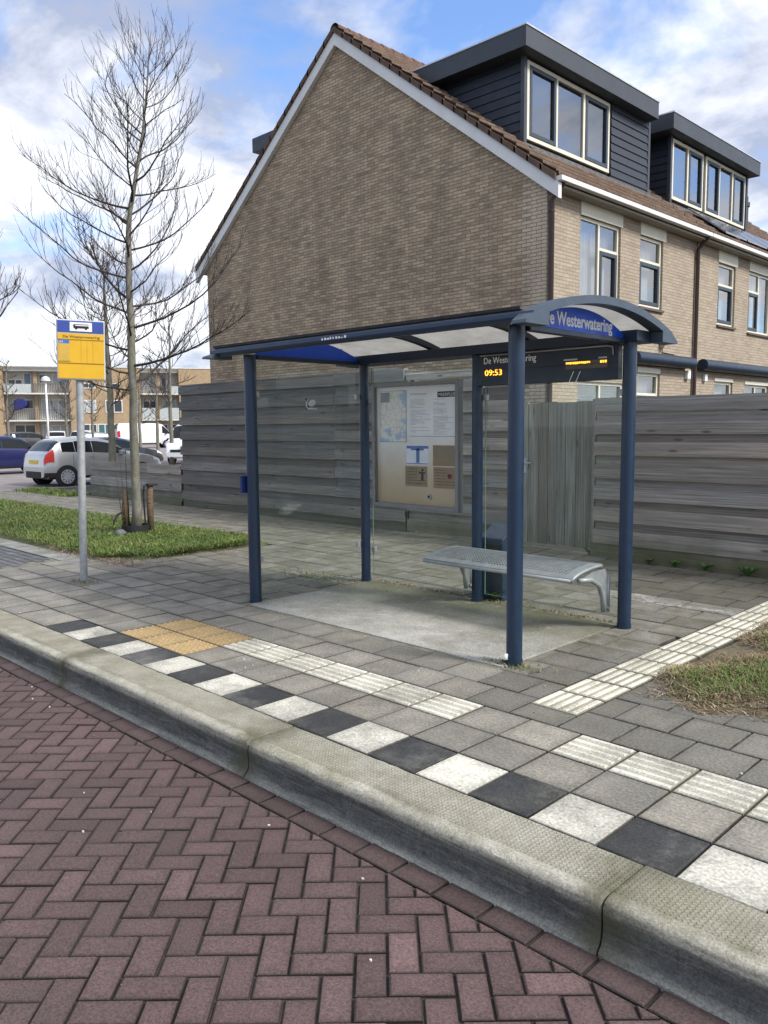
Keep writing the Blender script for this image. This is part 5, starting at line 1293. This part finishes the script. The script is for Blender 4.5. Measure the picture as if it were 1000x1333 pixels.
for k in range(60):
    a = random.uniform(0, 6.28); x, y, z = -10.84+random.gauss(0, .06), 5.60+random.gauss(0, .08), random.uniform(.1, .32); r = random.uniform(.015, .035); v = random.uniform(.7, 1.3); m.col = (.12*v, .16*v, .03*v)
    m.add([(x, y, z), (x+math.cos(a)*r, y+math.sin(a)*r, z+r*.3), (x+math.cos(a)*r*2, y+math.sin(a)*r*2, z-r*.2), (x+math.cos(a+.6)*r*1.1, y+math.sin(a+.6)*r*1.1, z)], [(0,1,2,3)])
m.build('leaves', M_LEAF, pl)

# ------------------------------------------------------------------ sky, sun, camera
SUN_EL, SAZ = R_(42), Vector((.86, .30, 0)).normalized()
w = bpy.data.worlds.new('World'); sc.world = w; w.use_nodes = True; nt = w.node_tree; nt.nodes.clear()
N = lambda t, **k: [setattr(n := nt.nodes.new('ShaderNode'+t), a, b) for a, b in k.items()] and n or nt.nodes.new('ShaderNode'+t)
def nn(t, **k):
    n = nt.nodes.new('ShaderNode'+t)
    for a, b in k.items(): setattr(n, a, b)
    return n
out = nn('OutputWorld'); bg = nn('Background'); bg.inputs[1].default_value = .11
sky = nn('TexSky', sky_type='NISHITA'); sky.sun_disc = False; sky.sun_elevation = SUN_EL; sky.sun_rotation = math.atan2(SAZ.x, SAZ.y); sky.air_density = 1; sky.dust_density = .6; sky.ozone_density = 2.2
tc = nn('TexCoord'); sp = nn('SeparateXYZ'); nt.links.new(tc.outputs['Generated'], sp.inputs[0])
def mth(op, a, b=0.0, cl=False):
    n = nn('Math', operation=op, use_clamp=cl)
    for i, v in ((0, a), (1, b)):
        if isinstance(v, bpy.types.NodeSocket): nt.links.new(v, n.inputs[i])
        else: n.inputs[i].default_value = v
    return n.outputs[0]
zc = mth('ADD', mth('MAXIMUM', sp.outputs[2], 0.0), .32)
cb = nn('CombineXYZ'); nt.links.new(mth('DIVIDE', sp.outputs[0], zc), cb.inputs[0]); nt.links.new(mth('DIVIDE', sp.outputs[1], zc), cb.inputs[1]); cb.inputs[2].default_value = 3.7
def nz(sc_, det, ro, off=0):
    mp = nn('Mapping'); mp.inputs['Location'].default_value = (off, off*.7, off); nt.links.new(cb.outputs[0], mp.inputs[0])
    n = nn('TexNoise'); nt.links.new(mp.outputs[0], n.inputs[0]); n.inputs['Scale'].default_value = sc_; n.inputs['Detail'].default_value = det; n.inputs['Roughness'].default_value = ro; n.inputs['Distortion'].default_value = .25; return n.outputs[0]
def rmp(f, st):
    n = nn('ValToRGB'); e = n.color_ramp.elements
    while len(e) < len(st): e.new(.5)
    for i, (p, c) in enumerate(st): e[i].position = p; e[i].color = (*c, 1) if not isinstance(c, float) else (c, c, c, 1)
    nt.links.new(f, n.inputs[0]); return n.outputs[0]
den = mth('ADD', mth('MULTIPLY', nz(1.9, 9, .56, CLOUD_OFF if 'CLOUD_OFF' in globals() else 2.3), 1.0), mth('MULTIPLY', mth('SUBTRACT', nz(.8, 3, .5, 8.1), .5), .45))
cov = rmp(den, [(.37, 0.0), (.495, 1.0)])
shade_ = rmp(mth('ADD', nz(2.6, 8, .6, 5.0), mth('MULTIPLY', mth('SUBTRACT', den, .5), -.5)), [(.30, (5.9, 5.9, 5.9)), (.45, (4.9, 5.0, 5.3)), (.62, (2.2, 2.45, 3.2))])
vm = nn('VectorMath', operation='MULTIPLY'); nt.links.new(sky.outputs[0], vm.inputs[0]); vm.inputs[1].default_value = (.95, 1.05, 1.22)
mx = nn('Mix', data_type='RGBA'); nt.links.new(mth('MULTIPLY', cov, .94), mx.inputs[0]); nt.links.new(vm.outputs[0], mx.inputs[6]); nt.links.new(shade_, mx.inputs[7])
nt.links.new(mx.outputs[2], bg.inputs[0]); nt.links.new(bg.outputs[0], out.inputs[0])
sl = bpy.data.lights.new('sun', 'SUN'); sl.energy = 2.15; sl.angle = R_(15); sl.color = (1, .97, .93)
so = bpy.data.objects.new('sun', sl); col.objects.link(so)
dirv = Vector((SAZ.x*math.cos(SUN_EL), SAZ.y*math.cos(SUN_EL), math.sin(SUN_EL))); so.rotation_euler = dirv.to_track_quat('Z', 'Y').to_euler(); so.location = (5, 5, 30)

f_, p_, a_, r_, H_ = 1058.04, .105773, .790752, -.0090213, 1.5437
F = Vector((-math.cos(a_), math.sin(a_), 0)); RT = Vector((math.sin(a_), math.cos(a_), 0)); U = Vector((0, 0, 1))
fw = F*math.cos(p_)-U*math.sin(p_); up0 = U*math.cos(p_)+F*math.sin(p_)
rt = RT*math.cos(r_)+up0*math.sin(r_); up = up0*math.cos(r_)-RT*math.sin(r_)
cd = bpy.data.cameras.new('camera'); co = bpy.data.objects.new('camera', cd); col.objects.link(co); sc.camera = co
co.matrix_world = Matrix(((rt.x, up.x, -fw.x, 0), (rt.y, up.y, -fw.y, 0), (rt.z, up.z, -fw.z, H_), (0, 0, 0, 1)))
cd.sensor_fit = 'HORIZONTAL'; cd.sensor_width = 36; cd.lens = 36*f_/1000; cd.clip_end = 1500; cd.clip_start = .05
sc.view_settings.view_transform = 'Standard'; sc.view_settings.look = 'None'; sc.view_settings.gamma = 1; sc.view_settings.exposure = 1.06
sc.cycles.max_bounces = 8; sc.cycles.transparent_max_bounces = 16; sc.cycles.caustics_reflective = False; sc.cycles.caustics_refractive = False
